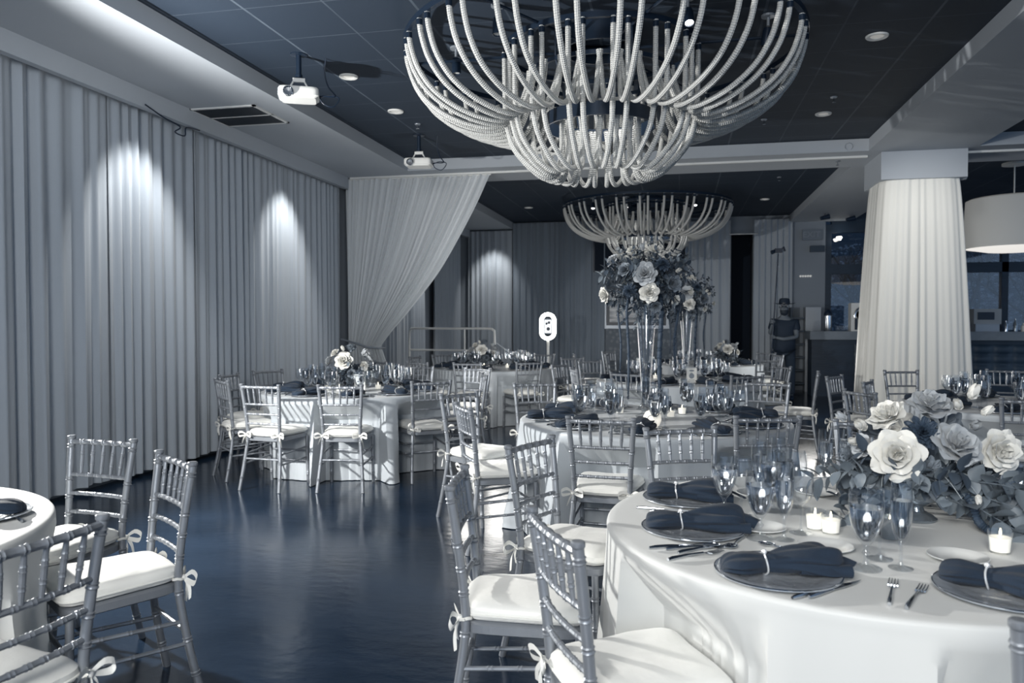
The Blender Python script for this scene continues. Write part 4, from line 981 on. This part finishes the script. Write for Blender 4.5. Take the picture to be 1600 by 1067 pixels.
def low_arrangement(x, y, label, seed, s=1.0):
    e = empty('low_floral_centerpiece', (x, y, Z0)); tag(e, label, 'flowers')
    MB().lathe([(.001, 0), (.05, 0), (.052, .008), (.025, .03), (.03, .045), (.075, .09), (.08, .12), (.076, .12), (.001, .06)], 24).build('footed_bowl', M['mercury'], e)
    rnd = random.Random(seed); C = Vector((0, 0, .19))
    F = [(RW[0], 'white_rose', .01, -.12, .03, .080), (RBL, 'blush_rose', -.14, -.05, .03, .055), (RW[1], 'white_rose', -.09, -.07, .09, .045), (RW[1], 'white_rose', .14, -.05, -.01, .045), (BUDB, 'rose_bud', .13, -.02, .10, .04), (BUD, 'rose_bud', -.04, -.04, .13, .03),
         (RBL, 'blush_rose', .1, .1, .05, .07), (RW[0], 'white_rose', -.1, .1, .05, .06), (RMD, 'dusty_rose', .0, .03, .12, .06), (RMD, 'dusty_rose', -.12, -.09, -.05, .05), (RMD, 'dusty_rose', .07, -.12, -.06, .045)]
    for me, nm, dx, dy, dz, R in F: bloom(me, nm, e, C + Vector((dx, dy, dz)), R, (dx, dy - .02, dz + .04))
    for k in range(20):
        a = k * 2.4; el = rnd.uniform(-.5, .5); branch(e, (.03 * cos(a), .03 * sin(a), .15), (cos(a), sin(a), el), rnd.uniform(.12, .2), 5, rnd.uniform(.035, .05), seed * 50 + k, M['leaf_dark'] if k % 2 else M['leaf'], .38)
    e.scale = (s,) * 3
low_arrangement(-3.30, 7.32, 'low white rose centrepiece on the left round table', 5, 1.25)
low_arrangement(-2.86, 11.10, 'low flower centrepiece on the far left table below the railing', 6, 1.15)
low_arrangement(3.06, 7.15, 'flower centrepiece cut by right edge, beside the column', 7, 1.1)
low_arrangement(.72, 12.5, 'small dim flower centrepiece on the rearmost table', 8, 1.1)

# ------------------------------------------------------------------ far end of the room
def railing():
    e = empty('metal_railing', (-4.62, 12.75, 0)); tag(e, 'white tubular metal railing in front of the back left curtains', 'railing')
    MB().tube(cat_spline([(0, 0, .05), (0, 0, .6), (0, 0, 1.20), (.02, 0, 1.30), (.10, 0, 1.325), (.7, 0, 1.325), (1.40, 0, 1.325), (1.50, 0, 1.30), (1.53, 0, 1.22), (1.53, 0, .6), (1.53, 0, .0)], 90), .020, 8).build('outer_tube', M['whitep'], e)
    MB().tube([(0, 0, .95), (1.53, 0, .95)], .017, 8).build('lower_bar', M['whitep'], e)
    MB().tube([(1.0, 0, .0), (1.0, 0, 1.32)], .014, 8).build('middle_post', M['whitep'], e)
    MB().tube([(1.53, 0, 1.1), (1.75, .5, .85), (2.0, 1.2, .75)], .014, 8).build('stair_rail', M['greyp'], e)
railing()
def ring_light():
    e = empty('ring_light', (-2.55, 15.0, 0)); tag(e, 'glowing oval ring light with phone screen standing before the dark curtain', 'ring light')
    def oval(w, h, n=48):
        out = []
        for i in range(n):
            a = 2 * pi * i / n; x = w * cos(a); z = w * sin(a) + (h - w if sin(a) > 0 else -(h - w)); out.append((x, z))
        return out
    O, I = oval(.165, .275), oval(.095, .205); n = 48; zc = 1.35
    vs = [(x, -.02, z + zc) for x, z in O] + [(x, -.02, z + zc) for x, z in I] + [(x, .02, z + zc) for x, z in O] + [(x, .02, z + zc) for x, z in I]
    fs = []
    for i in range(n): j = (i + 1) % n; fs += [(i, j, n + j, n + i), (2 * n + i, 3 * n + i, 3 * n + j, 2 * n + j), (i, 2 * n + i, 2 * n + j, j), (n + i, n + j, 3 * n + j, 3 * n + i)]
    MB().add(vs, fs).build('lit_ring', M['ledring'], e, smooth=False)
    t = MB().box(-.075, .075, -.006, .01, zc - .145, zc + .145).build('tablet', M['greyp'], e, smooth=False)
    MB().box(-.068, .068, -.009, -.0061, zc - .125, zc + .125).build('screen', M['screen'], t, smooth=False)
    b = MB(); b.box(-.045, -.005, -.0115, -.0092, zc + .03, zc + .08); b.box(.0, .05, -.0115, -.0092, zc + .05, zc + .10); b.lathe([(.001, 0), (.035, 0), (.037, .001)], 18)
    for i in range(len(b.v) - 54, len(b.v)): x, y, z = b.v[i]; b.v[i] = (x + .01, -.0095 - z, zc - .05 + y)
    b.build('screen_image', M['screen_dark'], t, smooth=False)
    MB().tube([(0, .03, .02), (0, .03, zc - .25)], .03, 12).build('stand', M['whitep'], e)
    MB().lathe([(.001, 0), (.2, 0), (.2, .02), (.03, .04), (.001, .04)], 28, (0, .03, 0)).build('base', M['whitep'], e)
ring_light()
# wallpaper section, screen, picture
struct('wallpaper', [(-1.62, .12, 17.10, 17.149, 0, 2.54)], M['damask']).name = 'wall_panel'
tv = empty('television', (-.9, 17.08, 2.88)); tag(tv, 'large black television screen high on the back wall behind far chandelier', 'television')
MB().box(-.98, .98, -.03, .03, -.34, .34).build('case', M['dark'], tv, smooth=False); MB().box(-.95, .95, -.034, -.0301, -.31, .31).build('screen', M['void'], tv, smooth=False)
pf = empty('framed_picture', (-.94, 17.08, 1.78)); tag(pf, 'wide framed picture on patterned wallpaper behind the tall vases', 'picture')
b = MB()
for q in ((-.72, .72, .42, .49), (-.72, .72, -.49, -.42), (-.72, -.65, -.42, .42), (.65, .72, -.42, .42)): b.box(q[0], q[1], -.03, .02, q[2], q[3])
b.build('frame', M['greyp'], pf, smooth=False)
MB().box(-.65, .65, -.008, .0, -.42, .42).build('mat_board', M['dark'], pf, smooth=False)
def build_pic(nt, b_):
    L = nt.links; tc = nt.nodes.new('ShaderNodeTexCoord'); n = nt.nodes.new('ShaderNodeTexNoise'); n.inputs['Scale'].default_value = 3; mp = nt.nodes.new('ShaderNodeMapping'); mp.inputs['Scale'].default_value = (.6, 1, 3)
    L.new(tc.outputs['Object'], mp.inputs[0]); L.new(mp.outputs[0], n.inputs[0]); r = nt.nodes.new('ShaderNodeValToRGB'); r.color_ramp.elements[0].color = (.05, .075, .11, 1); r.color_ramp.elements[1].color = (.5, .52, .54, 1); r.color_ramp.elements[0].position = .4; r.color_ramp.elements[1].position = .7
    L.new(n.outputs[0], r.inputs[0]); L.new(r.outputs[0], b_.inputs['Base Color'])
MB().box(-.58, .58, -.014, -.0085, -.35, .35).build('print', node_mat('blurred_landscape_print', build_pic, (.2, .2, .2), .3), pf, smooth=False)
# side board with steps seen behind the tall chairs is left dark; EXIT sign, speaker box, lit small sign on the pale wall
def text_mesh(txt, size, m, name, parent, loc, ext=.004):
    cu = bpy.data.curves.new(name, 'FONT'); cu.body = txt; cu.size = size; cu.extrude = ext; cu.align_x = 'CENTER'; cu.align_y = 'CENTER'; cu.offset = size * .02
    tmp = bpy.data.objects.new(name + '_tmp', cu); COL.objects.link(tmp); bpy.context.view_layer.update()
    me = bpy.data.meshes.new_from_object(tmp.evaluated_get(bpy.context.evaluated_depsgraph_get())); bpy.data.objects.remove(tmp)
    me.materials.clear(); me.materials.append(m); o = bpy.data.objects.new(name, me); COL.objects.link(o); o.parent = parent; o.location = loc; o.rotation_euler = (pi / 2, 0, 0); return o
ex = empty('exit_sign', (2.70, 17.10, 3.26)); tag(ex, 'dim EXIT sign high on pale wall right of the man', 'sign')
MB().box(-.20, .20, -.02, .02, -.11, .11).build('panel', mat('exit_panel', (.13, .16, .20), .5), ex, smooth=False); text_mesh('EXIT', .17, M['wallp'], 'lettering', ex, (-.02, -.024, 0))
bx = MB().box(2.66, 2.94, 17.04, 17.15, 2.90, 3.03).build('speaker_box', M['tuft'], smooth=False); tag(bx, 'small grey box mounted on the wall below the EXIT sign', 'box')
b = MB()
for i in range(5): b.lathe([(.001, .02), (.018, .015), (.024, 0)], 12, (2.48 + i * .05, 0, 0))
for i in range(len(b.v)): x, y, z = b.v[i]; b.v[i] = (x, 17.14 - z, 2.40 + y)
tag(b.build('emergency_light', mat('small_lit', (.8, .8, .8), .4, emit=((1, .97, .9), .12))), 'small pale lit fixture in the middle of pale wall', 'light')
wl = MB().lathe([(.001, -.05), (.03, -.045), (.055, 0), (.05, .025), (.001, .03)], 16).build('wall_lamp', M['lamplens'], loc=(3.22, 17.05, 3.18)); tag(wl, 'small bright lamp at top corner of the window', 'lamp')
for x, y, z, l in ((2.72, 15.8, 3.45, 'small white spotlight under the right beam near EXIT sign'), (3.28, 16.3, 3.47, 'small dark spotlight under right beam beside the column drape')):
    e = empty('beam_spotlight', (x, y, z)); tag(e, l, 'spotlight')
    MB().tube([(0, 0, .08), (0, 0, .03), (.05, 0, 0)], .015, 8).build('arm', M['dark'], e); MB().tube([(.08, 0, .02), (-.08, -.03, -.02)], [.05, .035], 12).build('head', M['dark'], e)

# cabinet and bar
cab = empty('cabinet', (2.55, 16.95, 0)); tag(cab, 'grey cabinet behind the man at the end of bar', 'cabinet')
MB().box(-.02, .28, -.2, .1, 0, 1.74).build('body', M['greyp'], cab, smooth=False); b = MB()
for k in range(6): b.box(-.28, -.04, -.2, .1, .15 + k * .27, .18 + k * .27)
b.box(-.30, -.28, -.2, .1, 0, 1.74); b.build('open_shelves', M['tuft'], cab, smooth=False)
bar = empty('bar_counter', (2.45, 16.0, 0)); tag(bar, 'long dark bar with pale stone top behind the column', 'bar')
MB().box(0, 7.3, -.35, .30, 1.10, 1.26).build('countertop', M['stone'], bar, smooth=False)
MB().box(.05, 7.2, -.22, .25, 0, 1.10).build('front_body', M['wood'], bar, smooth=False)
def tuft(u, v):
    x = .82 + u * .95; z = .30 + v * .72; return (x, -.235 - .035 * abs(sin(u * pi * 3)) ** .5 * abs(sin(v * pi * 4)) ** .5, z)
MB().grid(tuft, 46, 46, flip=False).build('tufted_panel', M['tuft'], bar)
MB().grid(lambda u, v: (1.9 + u * 5.2, -.235 - .035 * abs(sin(u * pi * 16)) ** .5 * abs(sin(v * pi * 4)) ** .5, .30 + v * .72), 160, 30).build('tufted_panel', M['tuft'], bar)
urn = empty('coffee_urn', (2.82, 15.95, 1.26)); tag(urn, 'tall steel coffee urn with dark lid on the bar end', 'urn')
MB().lathe([(.001, 0), (.07, 0), (.075, .02), (.075, .30), (.001, .30)], 20).build('body', M['chrome'], urn); MB().lathe([(.078, .30), (.078, .35), (.04, .40), (.012, .42), (.001, .43)], 18).build('lid', M['dark'], urn)
for k in range(3):
    o = MB().lathe([(.03, 0), (.04, .10), (.036, .10), (.028, .01), (.001, .005)], 16).build('tumbler', M['glass'], loc=(2.98 + .075 * k, 15.85, 1.26)); tag(o, ('clear tumbler on the bar right beside the coffee urn', 'clear tumbler on the bar, middle of the three', 'clear tumbler on the bar next to the arched machine')[k], 'glass')
jb = empty('arched_machine', (3.40, 15.9, 1.26)); tag(jb, 'white arch-fronted machine on the bar partly behind column drape', 'machine')
MB().box(-.19, .19, -.12, .15, 0, .54).build('case', M['whitep'], jb, smooth=False)
MB().tube([(.135 * cos(a), -.135, .27 + .19 * sin(a)) for a in [pi * i / 20 for i in range(21)]], .022, 8).build('arch_trim', M['chrome'], jb)
b = MB()
for k in range(4): b.box(-.125 + k * .066, -.125 + k * .066 + .045, -.135, -.12, .03, .25)
b.build('dark_slots', M['dark'], jb, smooth=False)
MB().lathe([(.001, 0), (.10, 0), (.10, .008)], 20).xf(Matrix.Translation((0, -.12, .31)) @ Matrix.Rotation(pi / 2, 4, 'X')).build('round_panel', M['greyp'], jb)
rg = empty('cash_register', (5.60, 15.9, 1.26)); tag(rg, 'pale cash register box on bar right of the column', 'register')
MB().box(-.24, .16, -.15, .15, 0, .14).build('drawer', M['greyp'], rg, smooth=False); MB().box(-.26, .20, -.12, .12, .14, .42).build('body', mat('beige_plastic', (.28, .31, .34), .5), rg, smooth=False); MB().box(-.20, .08, -.13, -.119, .22, .36).build('display', M['dark'], rg, smooth=False)
for k, (x, h, r, mm, l) in enumerate([(5.92, .20, .035, 'chrome', 'slim steel shaker on bar beside the register'), (6.08, .24, .04, 'mercury', 'dark glass bottle on the bar, first right of steel shaker'), (6.22, .16, .05, 'china', 'small white jug on bar left of the glass jar'), (6.52, .2, .04, 'chrome', 'steel cup on bar right of the large glass jar')]):
    o = MB().lathe([(.001, 0), (r, 0), (r, h * .6), (r * .45, h * .8), (r * .45, h), (.001, h)], 18).build('bar_bottle', M[mm], loc=(x, 15.9, 1.26)); tag(o, l, 'bottle')
j = empty('glass_jar', (6.38, 15.9, 1.26)); tag(j, 'large round glass jar with lid on the bar at right edge', 'jar')
MB().lathe([(.001, 0), (.09, 0), (.105, .05), (.105, .26), (.07, .32), (.065, .32), (.10, .25), (.1, .05), (.001, .01)], 24).build('jar', M['glass'], j); MB().lathe([(.001, .32), (.075, .32), (.07, .36), (.02, .38), (.02, .42), (.001, .42)], 20).build('lid', M['greyp'], j)

# drum pendant
dp = empty('drum_pendant', (4.62, 12.2, 3.69)); tag(dp, 'large round linen drum pendant lamp right of the column', 'lamp')
MB().lathe([(.001, 0), (.16, 0), (.16, -.03), (.001, -.035)], 28).build('canopy', M['whitep'], dp); MB().tube([(0, 0, -.03), (0, 0, -.5)], .01, 8).build('rod', M['whitep'], dp)
MB().lathe([(.56, -.50), (.60, -.52), (.615, -.85), (.60, -1.20), (.595, -1.20), (.605, -.85), (.59, -.53), (.56, -.50)], 72).build('shade', M['shade'], dp)
MB().lathe([(.001, -1.25), (.35, -1.245), (.595, -1.195)], 60).build('diffuser', M['shade_in'], dp)
MB().lathe([(.001, -.52), (.56, -.50)], 40).build('top_panel', M['shade'], dp)
sm = MB().lathe([(.001, -.05), (.05, -.04), (.065, 0)], 20).build('smoke_detector', M['whitep'], loc=(4.28, 13.2, 3.69)); tag(sm, 'small white ceiling detector left of the drum pendant', 'detector')

# outside: bare trees and a hedge behind the windows
rnd = random.Random(77)
def tree(x, y, h, seed, label):
    r = random.Random(seed); b = MB()
    def br(p, d, L, rad, lev):
        pts = [p]
        for i in range(3): d = (d + Vector((r.uniform(-.2, .2), r.uniform(-.2, .2), .05))).normalized(); p = p + d * L / 3; pts.append(p)
        b.tube(pts, [rad, rad * .85, rad * .7, rad * .6], 5, cap=False)
        if lev < 4:
            for k in range(3 if lev else 5): br(pts[-1 - (k % 2)], (d + Vector((r.uniform(-.9, .9), r.uniform(-.9, .9), r.uniform(-.1, .5)))).normalized(), L * .66, rad * .55, lev + 1)
    br(Vector((0, 0, -.1)), Vector((0, 0, 1)), h * .35, .09, 0)
    o = b.build('tree', M['bark'], loc=(x, y, 0)); tag(o, label, 'tree')
tree(4.3, 20.0, 4.2, 1, 'bare dark tree outside the window left of column'); tree(7.0, 21.5, 5, 2, 'bare tree outside the window right of column'); tree(9.0, 22.5, 5, 3, 'bare tree outside at far right behind the window')
def hedge(x0, x1, y, h, seed, n, label):
    r = random.Random(seed); b = MB()
    for k in range(n):
        p = Vector((r.uniform(x0, x1), y + r.uniform(-.6, .6), r.uniform(0, h))); a = r.uniform(0, 6.28); L = r.uniform(.06, .15)
        leaf(b, p, (cos(a), sin(a), r.uniform(-.5, .8)), (r.uniform(-1, 1), -1, 1), L, L * .35)
    o = b.build('foliage', M['foliage']); tag(o, label, 'foliage', kind='stuff')
hedge(3.0, 13.0, 26.5, 3.9, 5, 6000, 'dim leafy growth outside behind the right windows')

# ------------------------------------------------------------------ the man with the boom pole
def skin_obj(name, m, parent, V, E, R, sub=2):
    me = bpy.data.meshes.new(name); me.from_pydata(V, E, []); o = bpy.data.objects.new(name, me); COL.objects.link(o); o.parent = parent
    o.modifiers.new('Skin', 'SKIN'); sd = me.skin_vertices[0].data if me.skin_vertices else None
    for i, r in enumerate(R): sd[i].radius = r if isinstance(r, tuple) else (r, r); sd[i].use_root = (i == 0)
    o.modifiers['Skin'].use_smooth_shade = True
    ss = o.modifiers.new('Sub', 'SUBSURF'); ss.levels = sub; ss.render_levels = sub; me.materials.append(m); return o
def man():
    e = empty('person', (1.86, 14.75, 0), radians(-8)); tag(e, 'man in brimmed hat, glasses and black shirt holding up a long camera pole', 'person')
    # joints: local x to the viewer's right, -y towards the camera
    V = [(0, 0, .95), (0, .01, 1.12), (0, .0, 1.32), (0, 0, 1.47), (0, -.01, 1.55), (0, -.02, 1.64), (0, -.02, 1.74),
         (-.17, 0, 1.44), (-.24, -.10, 1.22), (-.19, -.22, 1.40),        # arm A raised on the pole (3 joints)
         (.18, 0, 1.43), (.22, -.10, 1.17), (.0, -.24, 1.13), (-.14, -.25, 1.16),   # arm B across the body
         (-.10, 0, .90), (-.12, -.01, .50), (-.13, .02, .09), (-.14, -.13, .04), (.10, 0, .90), (.12, -.01, .50), (.13, .02, .09), (.15, -.13, .04)]
    E = [(0, 1), (1, 2), (2, 3), (3, 4), (4, 5), (5, 6), (3, 7), (7, 8), (8, 9), (3, 10), (10, 11), (11, 12), (12, 13), (0, 14), (14, 15), (15, 16), (16, 17), (0, 18), (18, 19), (19, 20), (20, 21)]
    R = [(.15, .11), (.15, .11), (.17, .12), (.12, .09), .058, (.082, .098), (.078, .092), .062, .045, .028, .062, .045, .036, .028, .085, .06, .04, .035, .085, .06, .04, .035]
    skin_obj('body', M['skin'], e, V, E, R)
    skin_obj('shirt', M['shirt'], e, [(0, 0, .80), (0, .01, 1.08), (0, 0, 1.32), (0, 0, 1.47), (-.18, 0, 1.44), (-.225, -.07, 1.28), (.19, 0, 1.43), (.222, -.07, 1.27)], [(0, 1), (1, 2), (2, 3), (3, 4), (4, 5), (3, 6), (6, 7)], [(.225, .165), (.215, .16), (.215, .16), (.13, .11), .088, .07, .088, .07])
    skin_obj('trousers', M['jeans'], e, [(0, 0, 1.02), (-.10, 0, .86), (-.12, -.01, .50), (-.13, .02, .10), (.10, 0, .86), (.12, -.01, .50), (.13, .02, .10)], [(0, 1), (1, 2), (2, 3), (0, 4), (4, 5), (5, 6)], [(.20, .15), .11, .085, .07, .11, .085, .07])
    for s in (-1, 1): MB().grid(lambda u, v: (s * .135 + .05 * cos(u * 2 * pi) * sin(v * pi), -.06 + .14 * sin(u * 2 * pi) * sin(v * pi), max(0, .055 - .055 * cos(v * pi))), 20, 9, wrap=True).build('shoe', M['dark'], e)
    # hands: palm + five curled fingers on the pole
    for nm, px, pz in (('hand', -.19, 1.44), ('hand', -.17, 1.16)):
        Vh = [(px + .02, -.215, pz - .03), (px + .01, -.245, pz), (px - .0, -.262, pz + .03)]; Eh = [(0, 1), (1, 2)]; Rh = [(.026, .018), (.036, .018), (.032, .016)]
        for k in range(4):
            z = pz - .022 + k * .021; i = len(Vh); Vh += [(px - .022, -.275, z), (px - .045, -.262, z + .002), (px - .040, -.240, z + .001)]; Eh += [(2 if k > 1 else 1, i), (i, i + 1), (i + 1, i + 2)]; Rh += [.0095, .009, .008]
        i = len(Vh); Vh += [(px + .035, -.270, pz + .005), (px + .02, -.292, pz + .025)]; Eh += [(1, i), (i, i + 1)]; Rh += [.011, .009]
        skin_obj(nm, M['skin'], e, Vh, Eh, Rh, 1)
    # face details
    MB().grid(lambda u, v: (.074 * cos(u * 2 * pi) * sin(v * pi / 2 + .2), -.045 + .075 * sin(u * 2 * pi) * sin(v * pi / 2 + .2) * (1 if sin(u * 2 * pi) < 0 else .6), 1.655 - .115 * (1 - v) ** .7 * (1 if sin(u * 2 * pi) < 0 else .4)), 26, 8, wrap=True).build('beard', M['hair'], e)
    MB().tube([(0, -.118, 1.735), (0, -.142, 1.70), (0, -.12, 1.692)], [.009, .014, .01], 8).build('nose', M['skin'], e)
    for s in (-1, 1): MB().lathe([(.001, -.024), (.010, -.015), (.013, 0), (.010, .015), (.001, .024)], 10, (s * .083, -.015, 1.71)).build('ear', M['skin'], e)
    g = MB()
    for s in (-1, 1): g.tube([(s * .034 + .026 * cos(a), -.128, 1.745 + .018 * sin(a)) for a in [2 * pi * i / 16 for i in range(17)]], .003, 5, cap=False); g.tube([(s * .06, -.126, 1.75), (s * .082, -.02, 1.745)], .0028, 5)
    g.tube([(-.008, -.13, 1.748), (.008, -.13, 1.748)], .003, 5); gg = g.build('glasses', M['chrome'], e)
    b = MB()
    for s in (-1, 1): b.lathe([(.001, 0), (.025, 0), (.026, .001)], 14)
    for i, (x, y, z) in enumerate(b.v): s = -1 if i < 42 else 1; b.v[i] = (x + s * .034, -.1275 - z, 1.745 + y * .7)
    b.build('lenses', M['dark'], gg)
    def hat(u, v):
        th = u * 2 * pi; prof = [(.195, 1.79), (.175, 1.782), (.100, 1.785), (.098, 1.80), (.094, 1.85), (.086, 1.885), (.05, 1.895), (.002, 1.885)]; prof = [(a_, b_ - .025) for a_, b_ in prof]
        i = v * 7; k = min(int(i), 6); f = i - k; r = lerp(prof[k][0], prof[k + 1][0], f); z = lerp(prof[k][1], prof[k + 1][1], f)
        return (r * cos(th), -.02 + r * sin(th) * 1.12, z + (.018 * abs(cos(th)) ** 2 if r > .12 else 0) - (.02 if r < .04 else 0))
    h = MB().grid(hat, 48, 22, wrap=True).build('hat', M['shirt'], e); MB().lathe([(.101, 1.765), (.101, 1.79)], 40, (0, -.02, 0), sy=1.12).build('hat_band', M['dark'], h)
    # mouth
    MB().tube([(-.022, -.118, 1.665), (0, -.124, 1.662), (.022, -.118, 1.665)], .004, 5).build('mouth', M['skin'], e)
man()
pole = empty('camera_pole', (1.60, 14.51, 0)); pole.scale = (1, 1, 1.06); tag(pole, 'long black pole with small camera on top held by the man in hat', 'camera pole')
MB().tube([(0, 0, .55), (.04, 0, 1.20), (.065, 0, 1.60), (.12, 0, 2.52)], [.016, .014, .012, .009], 8).build('pole', M['dark'], pole)
MB().box(.06, .19, -.05, .05, 2.53, 2.60).build('camera_body', M['dark'], pole, smooth=False); MB().tube([(.07, 0, 2.56), (.0, -.03, 2.53)], [.03, .035], 12).build('camera_lens', M['dark'], pole); MB().tube([(.17, 0, 2.58), (.21, 0, 2.62), (.23, 0, 2.55)], .02, 8).build('monitor_arm', M['dark'], pole)
